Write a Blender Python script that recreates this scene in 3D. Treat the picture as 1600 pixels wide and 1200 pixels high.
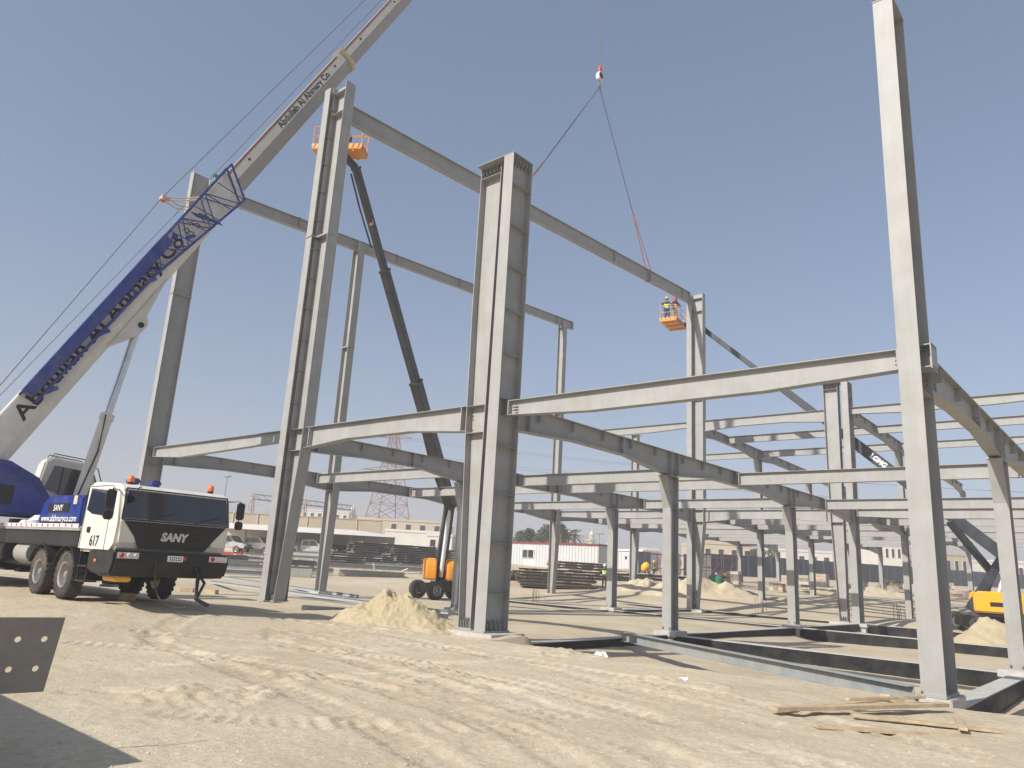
import bpy, bmesh, math, random
import numpy as np
from mathutils import Vector, Matrix
random.seed(7); rng = np.random.default_rng(11)
S = bpy.context.scene
for o in list(bpy.data.objects): bpy.data.objects.remove(o, do_unlink=True)
COL = S.collection
# ------------------------------------------------------------------ camera
F_PX, YAW, PIT, ROLL = 1165.29, 0.7193, 0.2412, 0.0571
CAM = Vector((13.143, -14.51, 1.6))
FW = Vector((-math.sin(YAW)*math.cos(PIT), math.cos(YAW)*math.cos(PIT), math.sin(PIT)))
_r = Vector((math.cos(YAW), math.sin(YAW), 0)); _u = _r.cross(FW)
RT = math.cos(ROLL)*_r + math.sin(ROLL)*_u; UP = -math.sin(ROLL)*_r + math.cos(ROLL)*_u
cd = bpy.data.cameras.new('camera'); co = bpy.data.objects.new('camera', cd); COL.objects.link(co)
cd.sensor_width = 36; cd.lens = F_PX/1600*36; cd.clip_start = 0.1; cd.clip_end = 6000
M3 = Matrix((RT, UP, -FW)).transposed()
co.matrix_world = Matrix.Translation(CAM) @ M3.to_4x4()
S.camera = co
# ------------------------------------------------------------------ sky, sun, exposure
SUN_AZ = Vector((-0.163, -1.0, 0)).normalized(); SUN_EL = math.radians(38)
TOSUN = Vector((SUN_AZ.x*math.cos(SUN_EL), SUN_AZ.y*math.cos(SUN_EL), math.sin(SUN_EL)))
W = bpy.data.worlds.new('World'); S.world = W; W.use_nodes = True
nt = W.node_tree; bg = nt.nodes['Background']
sky = nt.nodes.new('ShaderNodeTexSky'); sky.sky_type = 'NISHITA'; sky.sun_disc = False
sky.sun_elevation = SUN_EL; sky.sun_rotation = math.atan2(SUN_AZ.x, SUN_AZ.y)
sky.altitude = 600; sky.air_density = 1.0; sky.dust_density = 3.0; sky.ozone_density = 3.0
hz = nt.nodes.new('ShaderNodeMix'); hz.data_type = 'RGBA'; hz.inputs[0].default_value = .3; hz.inputs[7].default_value = (1.6, 2.1, 2.6, 1)
nt.links.new(sky.outputs[0], hz.inputs[6]); nt.links.new(hz.outputs[2], bg.inputs[0]); bg.inputs[1].default_value = 0.088
sl = bpy.data.lights.new('sun', 'SUN'); sl.energy = 3.6; sl.angle = math.radians(0.55); sl.color = (1, 0.945, 0.86)
so = bpy.data.objects.new('sun', sl); COL.objects.link(so)
so.rotation_euler = TOSUN.to_track_quat('Z', 'Y').to_euler(); so.location = (0, -40, 60)
S.view_settings.view_transform = 'Standard'; S.view_settings.look = 'None'; S.view_settings.gamma = 1
S.view_settings.exposure = 0.8; S.view_settings.use_curve_mapping = False
S.render.engine = 'CYCLES'

# ------------------------------------------------------------------ helpers
def at(x, y, t): return CAM + (FW + RT*((x-800)/F_PX) - UP*((y-600)/F_PX))*t
V = Vector
def frame(ax, up=(0, 0, 1)):
    ax = V(ax).normalized(); up = V(up)
    if abs(ax.dot(up.normalized())) > .999: up = V((0, 1, 0))
    w = ax.cross(up).normalized(); d = w.cross(ax).normalized()
    return ax, w, d
class MB:
    def __init__(s): s.v = []; s.f = []
    def loop2(s, a, b, caps=True):
        n = len(a); o = len(s.v); s.v += [tuple(p) for p in a] + [tuple(p) for p in b]
        for i in range(n):
            j = (i+1) % n; s.f.append((o+i, o+j, o+n+j, o+n+i))
        if caps: s.f.append(tuple(range(o+n-1, o-1, -1))); s.f.append(tuple(range(o+n, o+2*n)))
        return s
    def prism(s, pts, d):
        d = V(d); return s.loop2([V(p) for p in pts], [V(p)+d for p in pts])
    def box(s, c, sz, R=None):
        x, y, z = [k/2 for k in sz]; c = V(c)
        P = [V(q) for q in ((-x,-y,-z),(x,-y,-z),(x,y,-z),(-x,y,-z))]; Q = [V((p.x, p.y, z)) for p in P]
        if R is not None: P = [R @ p for p in P]; Q = [R @ p for p in Q]
        return s.loop2([c+p for p in P], [c+p for p in Q])
    def bb(s, a, b): a = V(a); b = V(b); return s.box((a+b)/2, (abs(b.x-a.x), abs(b.y-a.y), abs(b.z-a.z)))
    def bar(s, p0, p1, w, h, up=(0, 0, 1), w1=None, h1=None):
        p0 = V(p0); p1 = V(p1); a, x, d = frame(p1-p0, up); w1 = w if w1 is None else w1; h1 = h if h1 is None else h1
        q = lambda p, w, h: [p+x*sx*w/2+d*sy*h/2 for sx, sy in ((-1,-1),(1,-1),(1,1),(-1,1))]
        return s.loop2(q(p0, w, h), q(p1, w1, h1))
    def tube(s, p0, p1, r, r1=None, n=8, caps=True):
        p0 = V(p0); p1 = V(p1); r1 = r if r1 is None else r1; a, x, d = frame(p1-p0)
        c = [(math.cos(2*math.pi*i/n), math.sin(2*math.pi*i/n)) for i in range(n)]
        return s.loop2([p0+(x*u+d*v)*r for u, v in c], [p1+(x*u+d*v)*r1 for u, v in c], caps)
    def path(s, pts, r, n=6):
        pts = [V(p) for p in pts]; o = len(s.v)
        for i, p in enumerate(pts):
            t = pts[min(i+1, len(pts)-1)]-pts[max(i-1, 0)]; a, x, d = frame(t)
            s.v += [tuple(p+(x*math.cos(2*math.pi*k/n)+d*math.sin(2*math.pi*k/n))*r) for k in range(n)]
        for i in range(len(pts)-1):
            for k in range(n):
                j = (k+1) % n; s.f.append((o+i*n+k, o+i*n+j, o+i*n+n+j, o+i*n+n+k))
        s.f.append(tuple(range(o+n-1, o-1, -1))); m = o+(len(pts)-1)*n; s.f.append(tuple(range(m, m+n)))
        return s
    def lathe(s, prof, c, ax, n=16):
        a, x, d = frame(ax); c = V(c); o = len(s.v)
        for r, h in prof: s.v += [tuple(c+a*h+(x*math.cos(2*math.pi*k/n)+d*math.sin(2*math.pi*k/n))*r) for k in range(n)]
        m = len(prof)
        for i in range(m-1):
            for k in range(n):
                j = (k+1) % n; s.f.append((o+i*n+k, o+i*n+j, o+i*n+n+j, o+i*n+n+k))
        if prof[0][0] > 1e-4: s.f.append(tuple(range(o+n-1, o-1, -1)))
        if prof[-1][0] > 1e-4: s.f.append(tuple(range(o+(m-1)*n, o+m*n)))
        return s
    def build(s, name, mat, parent=None, org=None, smooth=False, bevel=0, kind=None, seg=2, loc=None):
        me = bpy.data.meshes.new(name)
        vs = s.v
        if org is not None:
            ox, oy, oz = org; vs = [(a-ox, b-oy, c-oz) for a, b, c in vs]
        me.from_pydata(vs, [], s.f)
        bm = bmesh.new(); bm.from_mesh(me)
        bmesh.ops.recalc_face_normals(bm, faces=bm.faces)
        if bevel: 
            bmesh.ops.bevel(bm, geom=[e for e in bm.edges if e.calc_face_angle(0) > .5], offset=bevel, segments=seg, affect='EDGES', clamp_overlap=True)
        bm.to_mesh(me); bm.free()
        if smooth:
            me.polygons.foreach_set('use_smooth', [True]*len(me.polygons))
            me.set_sharp_from_angle(angle=math.radians(38))
        me.materials.append(MT[mat] if isinstance(mat, str) else mat)
        o = bpy.data.objects.new(name, me); COL.objects.link(o)
        if parent is not None: o.parent = parent
        elif org is not None: o.location = org
        if loc is not None: o.location = loc
        if kind: o['kind'] = kind
        return o
def tag(o, label, cat, group=None):
    o['kind'] = 'thing'; o['label'] = label; o['category'] = cat
    if group: o['group'] = group
    return o
def thing(name, label, cat, loc=(0, 0, 0), rz=0, group=None):
    o = bpy.data.objects.new(name, None); COL.objects.link(o); o.location = loc; o.rotation_euler = (0, 0, rz)
    o.empty_display_size = .2
    return tag(o, label, cat, group)
def dup(o, parent=None):
    c = o.copy(); COL.objects.link(c); c.parent = parent
    for ch in list(o.children): dup(ch, c)
    return c
ORD = ['first', 'second', 'third', 'fourth', 'fifth', 'sixth', 'seventh', 'eighth', 'ninth', 'tenth', 'eleventh', 'twelfth', 'thirteenth', 'fourteenth', 'fifteenth', 'sixteenth', 'seventeenth', 'eighteenth', 'nineteenth', 'twentieth']

# ------------------------------------------------------------------ materials
MT = {}
def mat(name, col, rough=.5, metal=0, var=.12, scale=3, bump=0, bscale=40, col2=None, spec=.4, coat=0, dust=0, dustcol=(.45, .37, .25)):
    m = bpy.data.materials.new(name); m.use_nodes = True; N = m.node_tree.nodes; L = m.node_tree.links
    b = N['Principled BSDF']; b.inputs['Roughness'].default_value = rough; b.inputs['Metallic'].default_value = metal
    b.inputs['Specular IOR Level'].default_value = spec; b.inputs['Coat Weight'].default_value = coat
    g = N.new('ShaderNodeNewGeometry')
    n = N.new('ShaderNodeTexNoise'); n.inputs['Scale'].default_value = scale; n.inputs['Detail'].default_value = 6; n.inputs['Roughness'].default_value = .62
    L.new(g.outputs['Position'], n.inputs['Vector'])
    r = N.new('ShaderNodeValToRGB'); r.color_ramp.elements[0].position = .32; r.color_ramp.elements[1].position = .7
    c2 = col2 or tuple(min(1, k*(1+var)) for k in col); c1 = tuple(k*(1-var) for k in col) if not col2 else col
    r.color_ramp.elements[0].color = (*c1, 1); r.color_ramp.elements[1].color = (*c2, 1)
    L.new(n.outputs['Fac'], r.inputs['Fac']); src = r.outputs['Color']
    if dust:
        n2 = N.new('ShaderNodeTexNoise'); n2.inputs['Scale'].default_value = 1.7; n2.inputs['Detail'].default_value = 8; n2.inputs['Roughness'].default_value = .7
        L.new(g.outputs['Position'], n2.inputs['Vector'])
        r2 = N.new('ShaderNodeValToRGB'); r2.color_ramp.elements[0].position = .42; r2.color_ramp.elements[1].position = .72
        r2.color_ramp.elements[0].color = (0, 0, 0, 1); r2.color_ramp.elements[1].color = (dust, dust, dust, 1)
        L.new(n2.outputs['Fac'], r2.inputs['Fac'])
        mx = N.new('ShaderNodeMix'); mx.data_type = 'RGBA'; L.new(r2.outputs['Color'], mx.inputs[0]); L.new(src, mx.inputs[6]); mx.inputs[7].default_value = (*dustcol, 1)
        src = mx.outputs[2]
    L.new(src, b.inputs['Base Color'])
    if bump:
        n3 = N.new('ShaderNodeTexNoise'); n3.inputs['Scale'].default_value = bscale; n3.inputs['Detail'].default_value = 5
        L.new(g.outputs['Position'], n3.inputs['Vector'])
        bp = N.new('ShaderNodeBump'); bp.inputs['Strength'].default_value = bump; bp.inputs['Distance'].default_value = .02
        L.new(n3.outputs['Fac'], bp.inputs['Height']); L.new(bp.outputs['Normal'], b.inputs['Normal'])
    MT[name] = m; return m
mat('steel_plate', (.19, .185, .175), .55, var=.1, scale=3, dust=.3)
mat('steel', (.345, .345, .335), .52, var=.08, scale=1.3, dust=.45, dustcol=(.27, .245, .205), spec=.35)
mat('steel_far', (.335, .335, .325), .55, var=.08, scale=1, dust=.3, dustcol=(.27, .25, .21))
mat('steel_blue', (.27, .30, .315), .4, var=.12, scale=2, dust=.5)
mat('steel_dark', (.17, .19, .20), .6, var=.35, scale=2, dust=.4)
mat('steel_brown', (.20, .175, .15), .7, var=.4, scale=3, dust=.5)
mat('bolt', (.16, .155, .15), .45, metal=.6)
mat('concrete', (.46, .45, .43), .85, var=.15, scale=5, bump=.3, bscale=30, dust=.5)
mat('bitumen', (.010, .011, .013), .5, var=.4, scale=6, dust=.32, dustcol=(.13, .11, .08), spec=.25)
mat('wood', (.46, .36, .23), .7, var=.25, scale=6, bump=.2, bscale=60, dust=.3)
mat('crane_white', (.72, .70, .64), .35, var=.06, scale=2, dust=.35, coat=.2)
mat('boom_grey', (.31, .31, .295), .45, var=.08, scale=2, dust=.3)
mat('crane_blue', (.012, .035, .22), .35, var=.2, scale=3, dust=.15, coat=.2)
mat('black', (.014, .014, .016), .45, var=.3, scale=4, dust=.1, dustcol=(.16, .13, .1))
mat('black_gloss', (.008, .008, .01), .2, var=.2, dust=.05, dustcol=(.16, .14, .11))
mat('rubber', (.035, .034, .033), .85, var=.3, scale=8, dust=.7, dustcol=(.17, .14, .1))
mat('rim', (.42, .42, .41), .35, metal=.7, dust=.5)
mat('chrome', (.62, .62, .62), .18, metal=.9)
mat('orange', (.78, .30, .015), .4, var=.08, dust=.25, coat=.2)
mat('yellow', (.85, .42, .01), .4, var=.06, dust=.2, coat=.2)
mat('boom_black', (.035, .038, .042), .4, var=.25, dust=.3, dustcol=(.2, .17, .13))
mat('boom_slate', (.032, .038, .05), .5, var=.15, dust=.1, dustcol=(.1, .1, .1)); mat('boom_navy', (.028, .034, .046), .4, var=.25, dust=.2, dustcol=(.2, .2, .2))
mat('letter_black', (.02, .02, .022), .5); mat('letter_white', (.78, .78, .76), .5); mat('letter_red', (.5, .04, .03), .5)
mat('beacon', (.85, .16, .03), .25, coat=.5)
mat('lamp_lens', (.62, .62, .6), .12, coat=.6)
mat('sling', (.34, .12, .08), .8, var=.25, scale=9); mat('rope', (.10, .10, .11), .6, var=.2)
mat('hook_red', (.55, .05, .04), .4)
mat('cabin_white', (.56, .57, .57), .45, var=.05, dust=.2); mat('cabin_red', (.22, .045, .04), .5)
mat('tan_wall', (.42, .36, .27), .85, var=.1, scale=.6, bump=.1); mat('tan_light', (.52, .44, .32), .85, var=.08, scale=.4)
mat('plaster', (.66, .63, .57), .85, var=.06, scale=.5); mat('pinkish', (.5, .38, .3), .85, var=.1, scale=.4)
mat('fence_navy', (.045, .06, .085), .5, var=.15, scale=.6)
mat('roof_white', (.78, .78, .77), .4, var=.04); mat('car_silver', (.50, .50, .50), .3, metal=.3, coat=.5, dust=.3)
mat('car_white', (.7, .7, .69), .3, coat=.5, dust=.25)
mat('rust', (.28, .13, .08), .8, var=.3, scale=4); mat('scaffold_red', (.15, .06, .045), .7)
mat('trunk', (.16, .11, .07), .9, var=.3, scale=8, bump=.5)
mat('leaf', (.05, .075, .03), .7, var=.35, scale=1.2); mat('palm_leaf', (.07, .10, .04), .65, var=.3, scale=1.2)
mat('skin', (.30, .17, .10), .6); mat('vest', (.52, .80, .04), .7, var=.08); mat('vest_yellow', (.80, .78, .05), .7); mat('reflect', (.7, .7, .68), .35)
mat('denim', (.07, .09, .16), .85); mat('dark_cloth', (.04, .04, .05), .85); mat('grey_cloth', (.25, .26, .28), .85)
mat('helmet_yellow', (.85, .50, .02), .35, coat=.3); mat('red_cloth', (.45, .05, .06), .8); mat('helmet_white', (.75, .75, .72), .35)
mat('plastic_white', (.7, .72, .75), .4, var=.1); mat('green_tarp', (.03, .20, .09), .7); mat('yellow_cloth', (.75, .6, .04), .8)
mat('pipe_blue', (.34, .38, .42), .35, var=.1, dust=.5)
def weather(name, rustamt=.5):
    m = MT[name]; N = m.node_tree.nodes; L = m.node_tree.links; b = N['Principled BSDF']; src = b.inputs['Base Color'].links[0].from_socket
    g = N.new('ShaderNodeNewGeometry'); mp = N.new('ShaderNodeMapping'); mp.inputs['Scale'].default_value = (5, 5, .35); L.new(g.outputs['Position'], mp.inputs['Vector'])
    n = N.new('ShaderNodeTexNoise'); n.inputs['Scale'].default_value = 1.6; n.inputs['Detail'].default_value = 7; n.inputs['Roughness'].default_value = .7; L.new(mp.outputs[0], n.inputs['Vector'])
    r = N.new('ShaderNodeValToRGB'); e = r.color_ramp.elements; e[0].position = .3; e[0].color = (.80, .79, .77, 1); e[1].position = .66; e[1].color = (1.06, 1.06, 1.07, 1); L.new(n.outputs['Fac'], r.inputs['Fac'])
    ml = N.new('ShaderNodeMix'); ml.data_type = 'RGBA'; ml.blend_type = 'MULTIPLY'; ml.inputs[0].default_value = .38; L.new(src, ml.inputs[6]); L.new(r.outputs['Color'], ml.inputs[7])
    n2 = N.new('ShaderNodeTexNoise'); n2.inputs['Scale'].default_value = 7; n2.inputs['Detail'].default_value = 9; n2.inputs['Roughness'].default_value = .75; L.new(g.outputs['Position'], n2.inputs['Vector'])
    r2 = N.new('ShaderNodeValToRGB'); e = r2.color_ramp.elements; e[0].position = .66; e[0].color = (0, 0, 0, 1); e[1].position = .76; e[1].color = (rustamt,)*3+(1,); L.new(n2.outputs['Fac'], r2.inputs['Fac'])
    mx = N.new('ShaderNodeMix'); mx.data_type = 'RGBA'; L.new(r2.outputs['Color'], mx.inputs[0]); L.new(ml.outputs[2], mx.inputs[6]); mx.inputs[7].default_value = (.20, .13, .08, 1)
    L.new(mx.outputs[2], b.inputs['Base Color'])
    # rolled plate is never dead flat
    n3 = N.new('ShaderNodeTexNoise'); n3.inputs['Scale'].default_value = 2.2; n3.inputs['Detail'].default_value = 3; L.new(g.outputs['Position'], n3.inputs['Vector'])
    bp = N.new('ShaderNodeBump'); bp.inputs['Strength'].default_value = .12; bp.inputs['Distance'].default_value = .03; L.new(n3.outputs['Fac'], bp.inputs['Height']); L.new(bp.outputs['Normal'], b.inputs['Normal'])
weather('steel'); weather('steel_far', .3); weather('boom_grey', .3); weather('crane_white', .25); weather('steel_blue')
def glass(name, col, rough):
    m = bpy.data.materials.new(name); m.use_nodes = True; b = m.node_tree.nodes['Principled BSDF']
    b.inputs['Base Color'].default_value = (*col, 1); b.inputs['Roughness'].default_value = rough; b.inputs['Specular IOR Level'].default_value = .8
    b.inputs['Coat Weight'].default_value = .6; b.inputs['Coat Roughness'].default_value = .05; MT[name] = m
glass('glass', (.02, .024, .028), .08); glass('glass_blue', (.05, .065, .08), .12)
# sand
def sand(name, c_lo, c_hi, c_dust):
    m = bpy.data.materials.new(name); m.use_nodes = True; N = m.node_tree.nodes; L = m.node_tree.links; b = N['Principled BSDF']
    b.inputs['Roughness'].default_value = .95; b.inputs['Specular IOR Level'].default_value = .15
    g = N.new('ShaderNodeNewGeometry')
    def noise(sc, det, ro):
        n = N.new('ShaderNodeTexNoise'); n.inputs['Scale'].default_value = sc; n.inputs['Detail'].default_value = det; n.inputs['Roughness'].default_value = ro
        L.new(g.outputs['Position'], n.inputs['Vector']); return n.outputs['Fac']
    def ramp(f, p0, c0, p1, c1):
        r = N.new('ShaderNodeValToRGB'); e = r.color_ramp.elements; e[0].position = p0; e[1].position = p1; e[0].color = (*c0, 1); e[1].color = (*c1, 1)
        L.new(f, r.inputs['Fac']); return r.outputs['Color']
    a = ramp(noise(.22, 7, .6), .36, c_lo, .62, c_hi)
    k = ramp(noise(.55, 8, .68), .46, (0, 0, 0), .68, (.75,)*3)
    mx = N.new('ShaderNodeMix'); mx.data_type = 'RGBA'; L.new(k, mx.inputs[0]); L.new(a, mx.inputs[6]); mx.inputs[7].default_value = (*c_dust, 1)
    sp = ramp(noise(14, 4, .7), .35, (.84,)*3, .6, (1.04,)*3)
    ml = N.new('ShaderNodeMix'); ml.data_type = 'RGBA'; ml.blend_type = 'MULTIPLY'; ml.inputs[0].default_value = 1
    L.new(mx.outputs[2], ml.inputs[6]); L.new(sp, ml.inputs[7]); L.new(ml.outputs[2], b.inputs['Base Color'])
    h1 = noise(9, 8, .72); h2 = noise(60, 3, .6)
    ad = N.new('ShaderNodeMath'); ad.operation = 'MULTIPLY_ADD'; L.new(h2, ad.inputs[0]); ad.inputs[1].default_value = .25; L.new(h1, ad.inputs[2])
    bp = N.new('ShaderNodeBump'); bp.inputs['Strength'].default_value = .55; bp.inputs['Distance'].default_value = .05
    L.new(ad.outputs[0], bp.inputs['Height']); L.new(bp.outputs['Normal'], b.inputs['Normal']); MT[name] = m
sand('sand', (.46, .38, .268), (.55, .47, .342), (.60, .525, .398))
sand('sand_pale', (.44, .365, .235), (.50, .425, .285), (.51, .44, .31))

# ------------------------------------------------------------------ terrain
def ss(a, b, x): t = np.clip((x-a)/(b-a), 0, 1); return t*t*(3-2*t)
_T = rng.random((256, 256))
def vnoise(x, y):
    xi = np.floor(x).astype(int); yi = np.floor(y).astype(int); fx = x-xi; fy = y-yi; fx = fx*fx*(3-2*fx); fy = fy*fy*(3-2*fy)
    g = lambda i, j: _T[(xi+i) % 256, (yi+j) % 256]
    return (g(0,0)*(1-fx)+g(1,0)*fx)*(1-fy)+(g(0,1)*(1-fx)+g(1,1)*fx)*fy-.5
def fbm(x, y, f, o=4, g=.5):
    r = 0; a = 1
    for k in range(o): r = r+a*vnoise(x*f+17*k, y*f+31*k); f *= 2.1; a *= g
    return r
def base_h(x, y):
    x = np.asarray(x, float); y = np.asarray(y, float)
    z = .30*ss(-1, -6, x)*ss(-1.5, -6, y)
    # excavated building pad
    lip = -1.1+.25*np.sin(x*.9)+.15*np.sin(x*2.3)
    front = np.where(x > .8, lip, .6)
    inside = ss(0, 1.0, y-front)*ss(-27, -24.5, x)*ss(40, 31, y)*ss(26, 24, x)
    depth = .30+.43*ss(-1.2, .9, x)*ss(36, 30, y)*(1-.5*ss(10.2, 11, x)*ss(9, 7, y))
    z = z-.13*np.exp(-((x+.5)/1.6)**2-((y+.5)/1.0)**2)
    z = z-inside*depth
    u = -.66*(x-13)+.75*(y+14.5)
    z = z+np.interp(u, [0, 52, 66, 78, 96, 150, 400, 1500], [0, 0, .75, 1.35, 2.15, 3.2, 6, 8])
    z = z-.15*ss(30, 45, u)*ss(60, 50, u)
    return z
# tyre tracks: arcs (cx, cy, r, a0, a1, half gap)
TR = []
def trk(pts, wd=.27, dp=.018, gap=1.05):
    P = np.array(pts, float); s = np.linspace(0, 1, 160); k = np.linspace(0, 1, len(P))
    # smooth with catmull by polynomial fit
    deg = min(3, len(P)-1); cx = np.polyfit(k, P[:,0], deg); cy = np.polyfit(k, P[:,1], deg)
    X = np.polyval(cx, s); Y = np.polyval(cy, s); TR.append((X, Y, wd, dp, gap))
def gp(x, y, z=0.1): d = FW+RT*((x-800)/F_PX)-UP*((y-600)/F_PX); p = CAM+d*((z-CAM.z)/d.z); return (p.x, p.y)
trk([gp(150,985), gp(420,1010), gp(640,1045), gp(900,1110), gp(1100,1190)])
trk([gp(180,1045), gp(400,1035), gp(620,1015), gp(800,1010)], dp=.014)
trk([gp(330,985), gp(370,1000), gp(520,1045), gp(760,1120), gp(900,1200)], dp=.02)
trk([gp(560,1000), gp(800,1030), gp(1050,1080), gp(1250,1130), gp(1500,1190)], dp=.018)
trk([gp(350,1005), gp(345,985), gp(450,960), gp(560,990), gp(800,1050), gp(1100,1120)], dp=.016)
trk([gp(100,1120), gp(420,1150), gp(800,1160), gp(1200,1180)], dp=.012)
def fine_h(x, y):
    u = -.66*(x-13)+.75*(y+14.5)
    near = ss(34, 20, u)
    z = .08*fbm(x, y, .14, 3)*ss(2, 8, u)+.018*fbm(x+50, y, .7, 3)+.013*fbm(x, y+9, 5.2, 3)*near
    z = z+.012*fbm(x*1.1+y*.2, y*1.2-x*.3, 1.1, 3)*near
    # churned patches
    for (cx, cy, r, a) in CH:
        d = np.hypot(x-cx, y-cy)/r; z = z+a*ss(1, .5, d)*np.abs(fbm(x, y, 3.6, 3))*1.3
    for X, Y, wd, dp, gap in TR:
        m = (x > X.min()-2) & (x < X.max()+2) & (y > Y.min()-2) & (y < Y.max()+2)
        if not m.any(): continue
        xs = x[m]; ys = y[m]; best = np.full(xs.shape, 9e9); bi = np.zeros(xs.shape, int)
        for i in range(0, len(X)):
            d = (xs-X[i])**2+(ys-Y[i])**2; k = d < best; best[k] = d[k]; bi[k] = i
        j = np.clip(bi, 0, len(X)-2); tx = X[j+1]-X[j]; ty = Y[j+1]-Y[j]; L = np.hypot(tx, ty)+1e-9
        off = ((xs-X[bi])*-ty+(ys-Y[bi])*tx)/L; along = bi*.0
        seg = np.concatenate([[0], np.cumsum(np.hypot(np.diff(X), np.diff(Y)))]); along = seg[bi]+((xs-X[bi])*tx+(ys-Y[bi])*ty)/L
        e = ((bi > 1) & (bi < len(X)-2))
        brk = ss(-.28, .02, fbm(xs, ys, .45, 2))
        for sgn in (-1, 1):
            o = np.abs(off-sgn*gap)
            rut = -dp*ss(wd, wd*.5, o)+dp*.6*np.exp(-((o-wd*1.15)/.1)**2)
            tread = .013*(.55+1.2*np.clip(fbm(xs, ys, 1.7, 2)+.3, 0, 1))*np.clip(1.6*np.sin(along*2*np.pi/.23+np.sign(off-sgn*gap)*o*9), -1, 1)*ss(wd, wd*.85, o)
            z[m] += (rut+tread)*e*brk
    return z
CH = [(*gp(325,1075), 1.0, .11), (*gp(480,1045), .9, .07), (*gp(700,1060), 1.6, .05), (*gp(880,1010), 1.3, .07), (*gp(600,975), 1.8, .06), (*gp(1050,1060), 1.4, .06), (*gp(500,985), 1.6, .05)]
def gz(x, y): return float(base_h(x, y))
def hit(px, py, t0=8, t1=900):
    t = t0
    while t < t1:
        p = at(px, py, t)
        if p.z < gz(p.x, p.y): return p
        t *= 1.006
    return at(px, py, t1)
def axis(segs, lo, hi, g=1.16):
    a = [segs[0][0]]
    for s, e, st in segs:
        n = max(1, round((e-s)/st)); a += list(np.linspace(s, e, n+1))[1:]
    d = segs[-1][2]; x = a[-1]
    while x < hi: d *= g; x += d; a.append(x)
    d = segs[0][2]; x = a[0]; pre = []
    while x > lo: d *= g; x -= d; pre.append(x)
    return np.array(pre[::-1]+a)
ax_ = axis([(-24, -14, .4), (-14, 12.5, .048), (12.5, 26, .3)], -800, 800); ay_ = axis([(-14.2, 1.5, .045), (1.5, 12, .16), (12, 40, .5)], -300, 900)
GX, GY = np.meshgrid(ax_, ay_); shp = GX.shape
gx = GX.ravel(); gy = GY.ravel(); ghz = base_h(gx, gy)+fine_h(gx, gy)
me = bpy.data.meshes.new('ground'); nv = gx.size; nx = shp[1]; ny = shp[0]
me.vertices.add(nv); me.vertices.foreach_set('co', np.stack([gx, gy, ghz], 1).ravel())
ii = (np.arange(ny-1)[:, None]*nx+np.arange(nx-1)[None]).ravel()
q = np.stack([ii, ii+1, ii+nx+1, ii+nx], 1).ravel(); nf = ii.size
me.loops.add(nf*4); me.loops.foreach_set('vertex_index', q); me.polygons.add(nf)
me.polygons.foreach_set('loop_start', np.arange(nf)*4); me.polygons.foreach_set('loop_total', np.full(nf, 4)); me.update(calc_edges=True)
me.polygons.foreach_set('use_smooth', np.ones(nf, bool)); me.materials.append(MT['sand'])
ground = bpy.data.objects.new('ground', me); COL.objects.link(ground); ground['kind'] = 'structure'
def fh(x, y): a = np.array([x], float); b = np.array([y], float); return float(base_h(a, b)[0]+fine_h(a, b)[0])

def mound(name, cx, cy, rx, ry, h, rz, label, cat, seed, m='sand_pale', n=70, rough=.35):
    k = np.linspace(-1.25, 1.25, n); X, Y = np.meshgrid(k, k); X = X.ravel(); Y = Y.ravel()
    c, s = math.cos(rz), math.sin(rz); wx = cx+X*rx*c-Y*ry*s; wy = cy+X*rx*s+Y*ry*c
    d = np.hypot(X, Y)+.5*fbm(X+seed, Y, 1.4, 3); hh = h*1.12*np.clip(1.06-d, 0, 1)**1.25
    hh = hh*(1+rough*1.6*fbm(wx+seed, wy, 2.6, 4)+rough*.5*fbm(wx, wy+seed, 11, 2))
    z = base_h(wx, wy)+fine_h(wx.copy(), wy.copy())+hh-.012-.1*np.clip(d-1.0, 0, 1)
    f = [(i*n+j, i*n+j+1, i*n+n+j+1, i*n+n+j) for i in range(n-1) for j in range(n-1)]
    b = MB(); b.v = [tuple(map(float, p)) for p in zip(wx, wy, z)]; b.f = f
    o = b.build(name, m, org=(cx, cy, gz(cx, cy))); o.data.polygons.foreach_set('use_smooth', [True]*len(o.data.polygons))
    return tag(o, label, cat)
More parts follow.
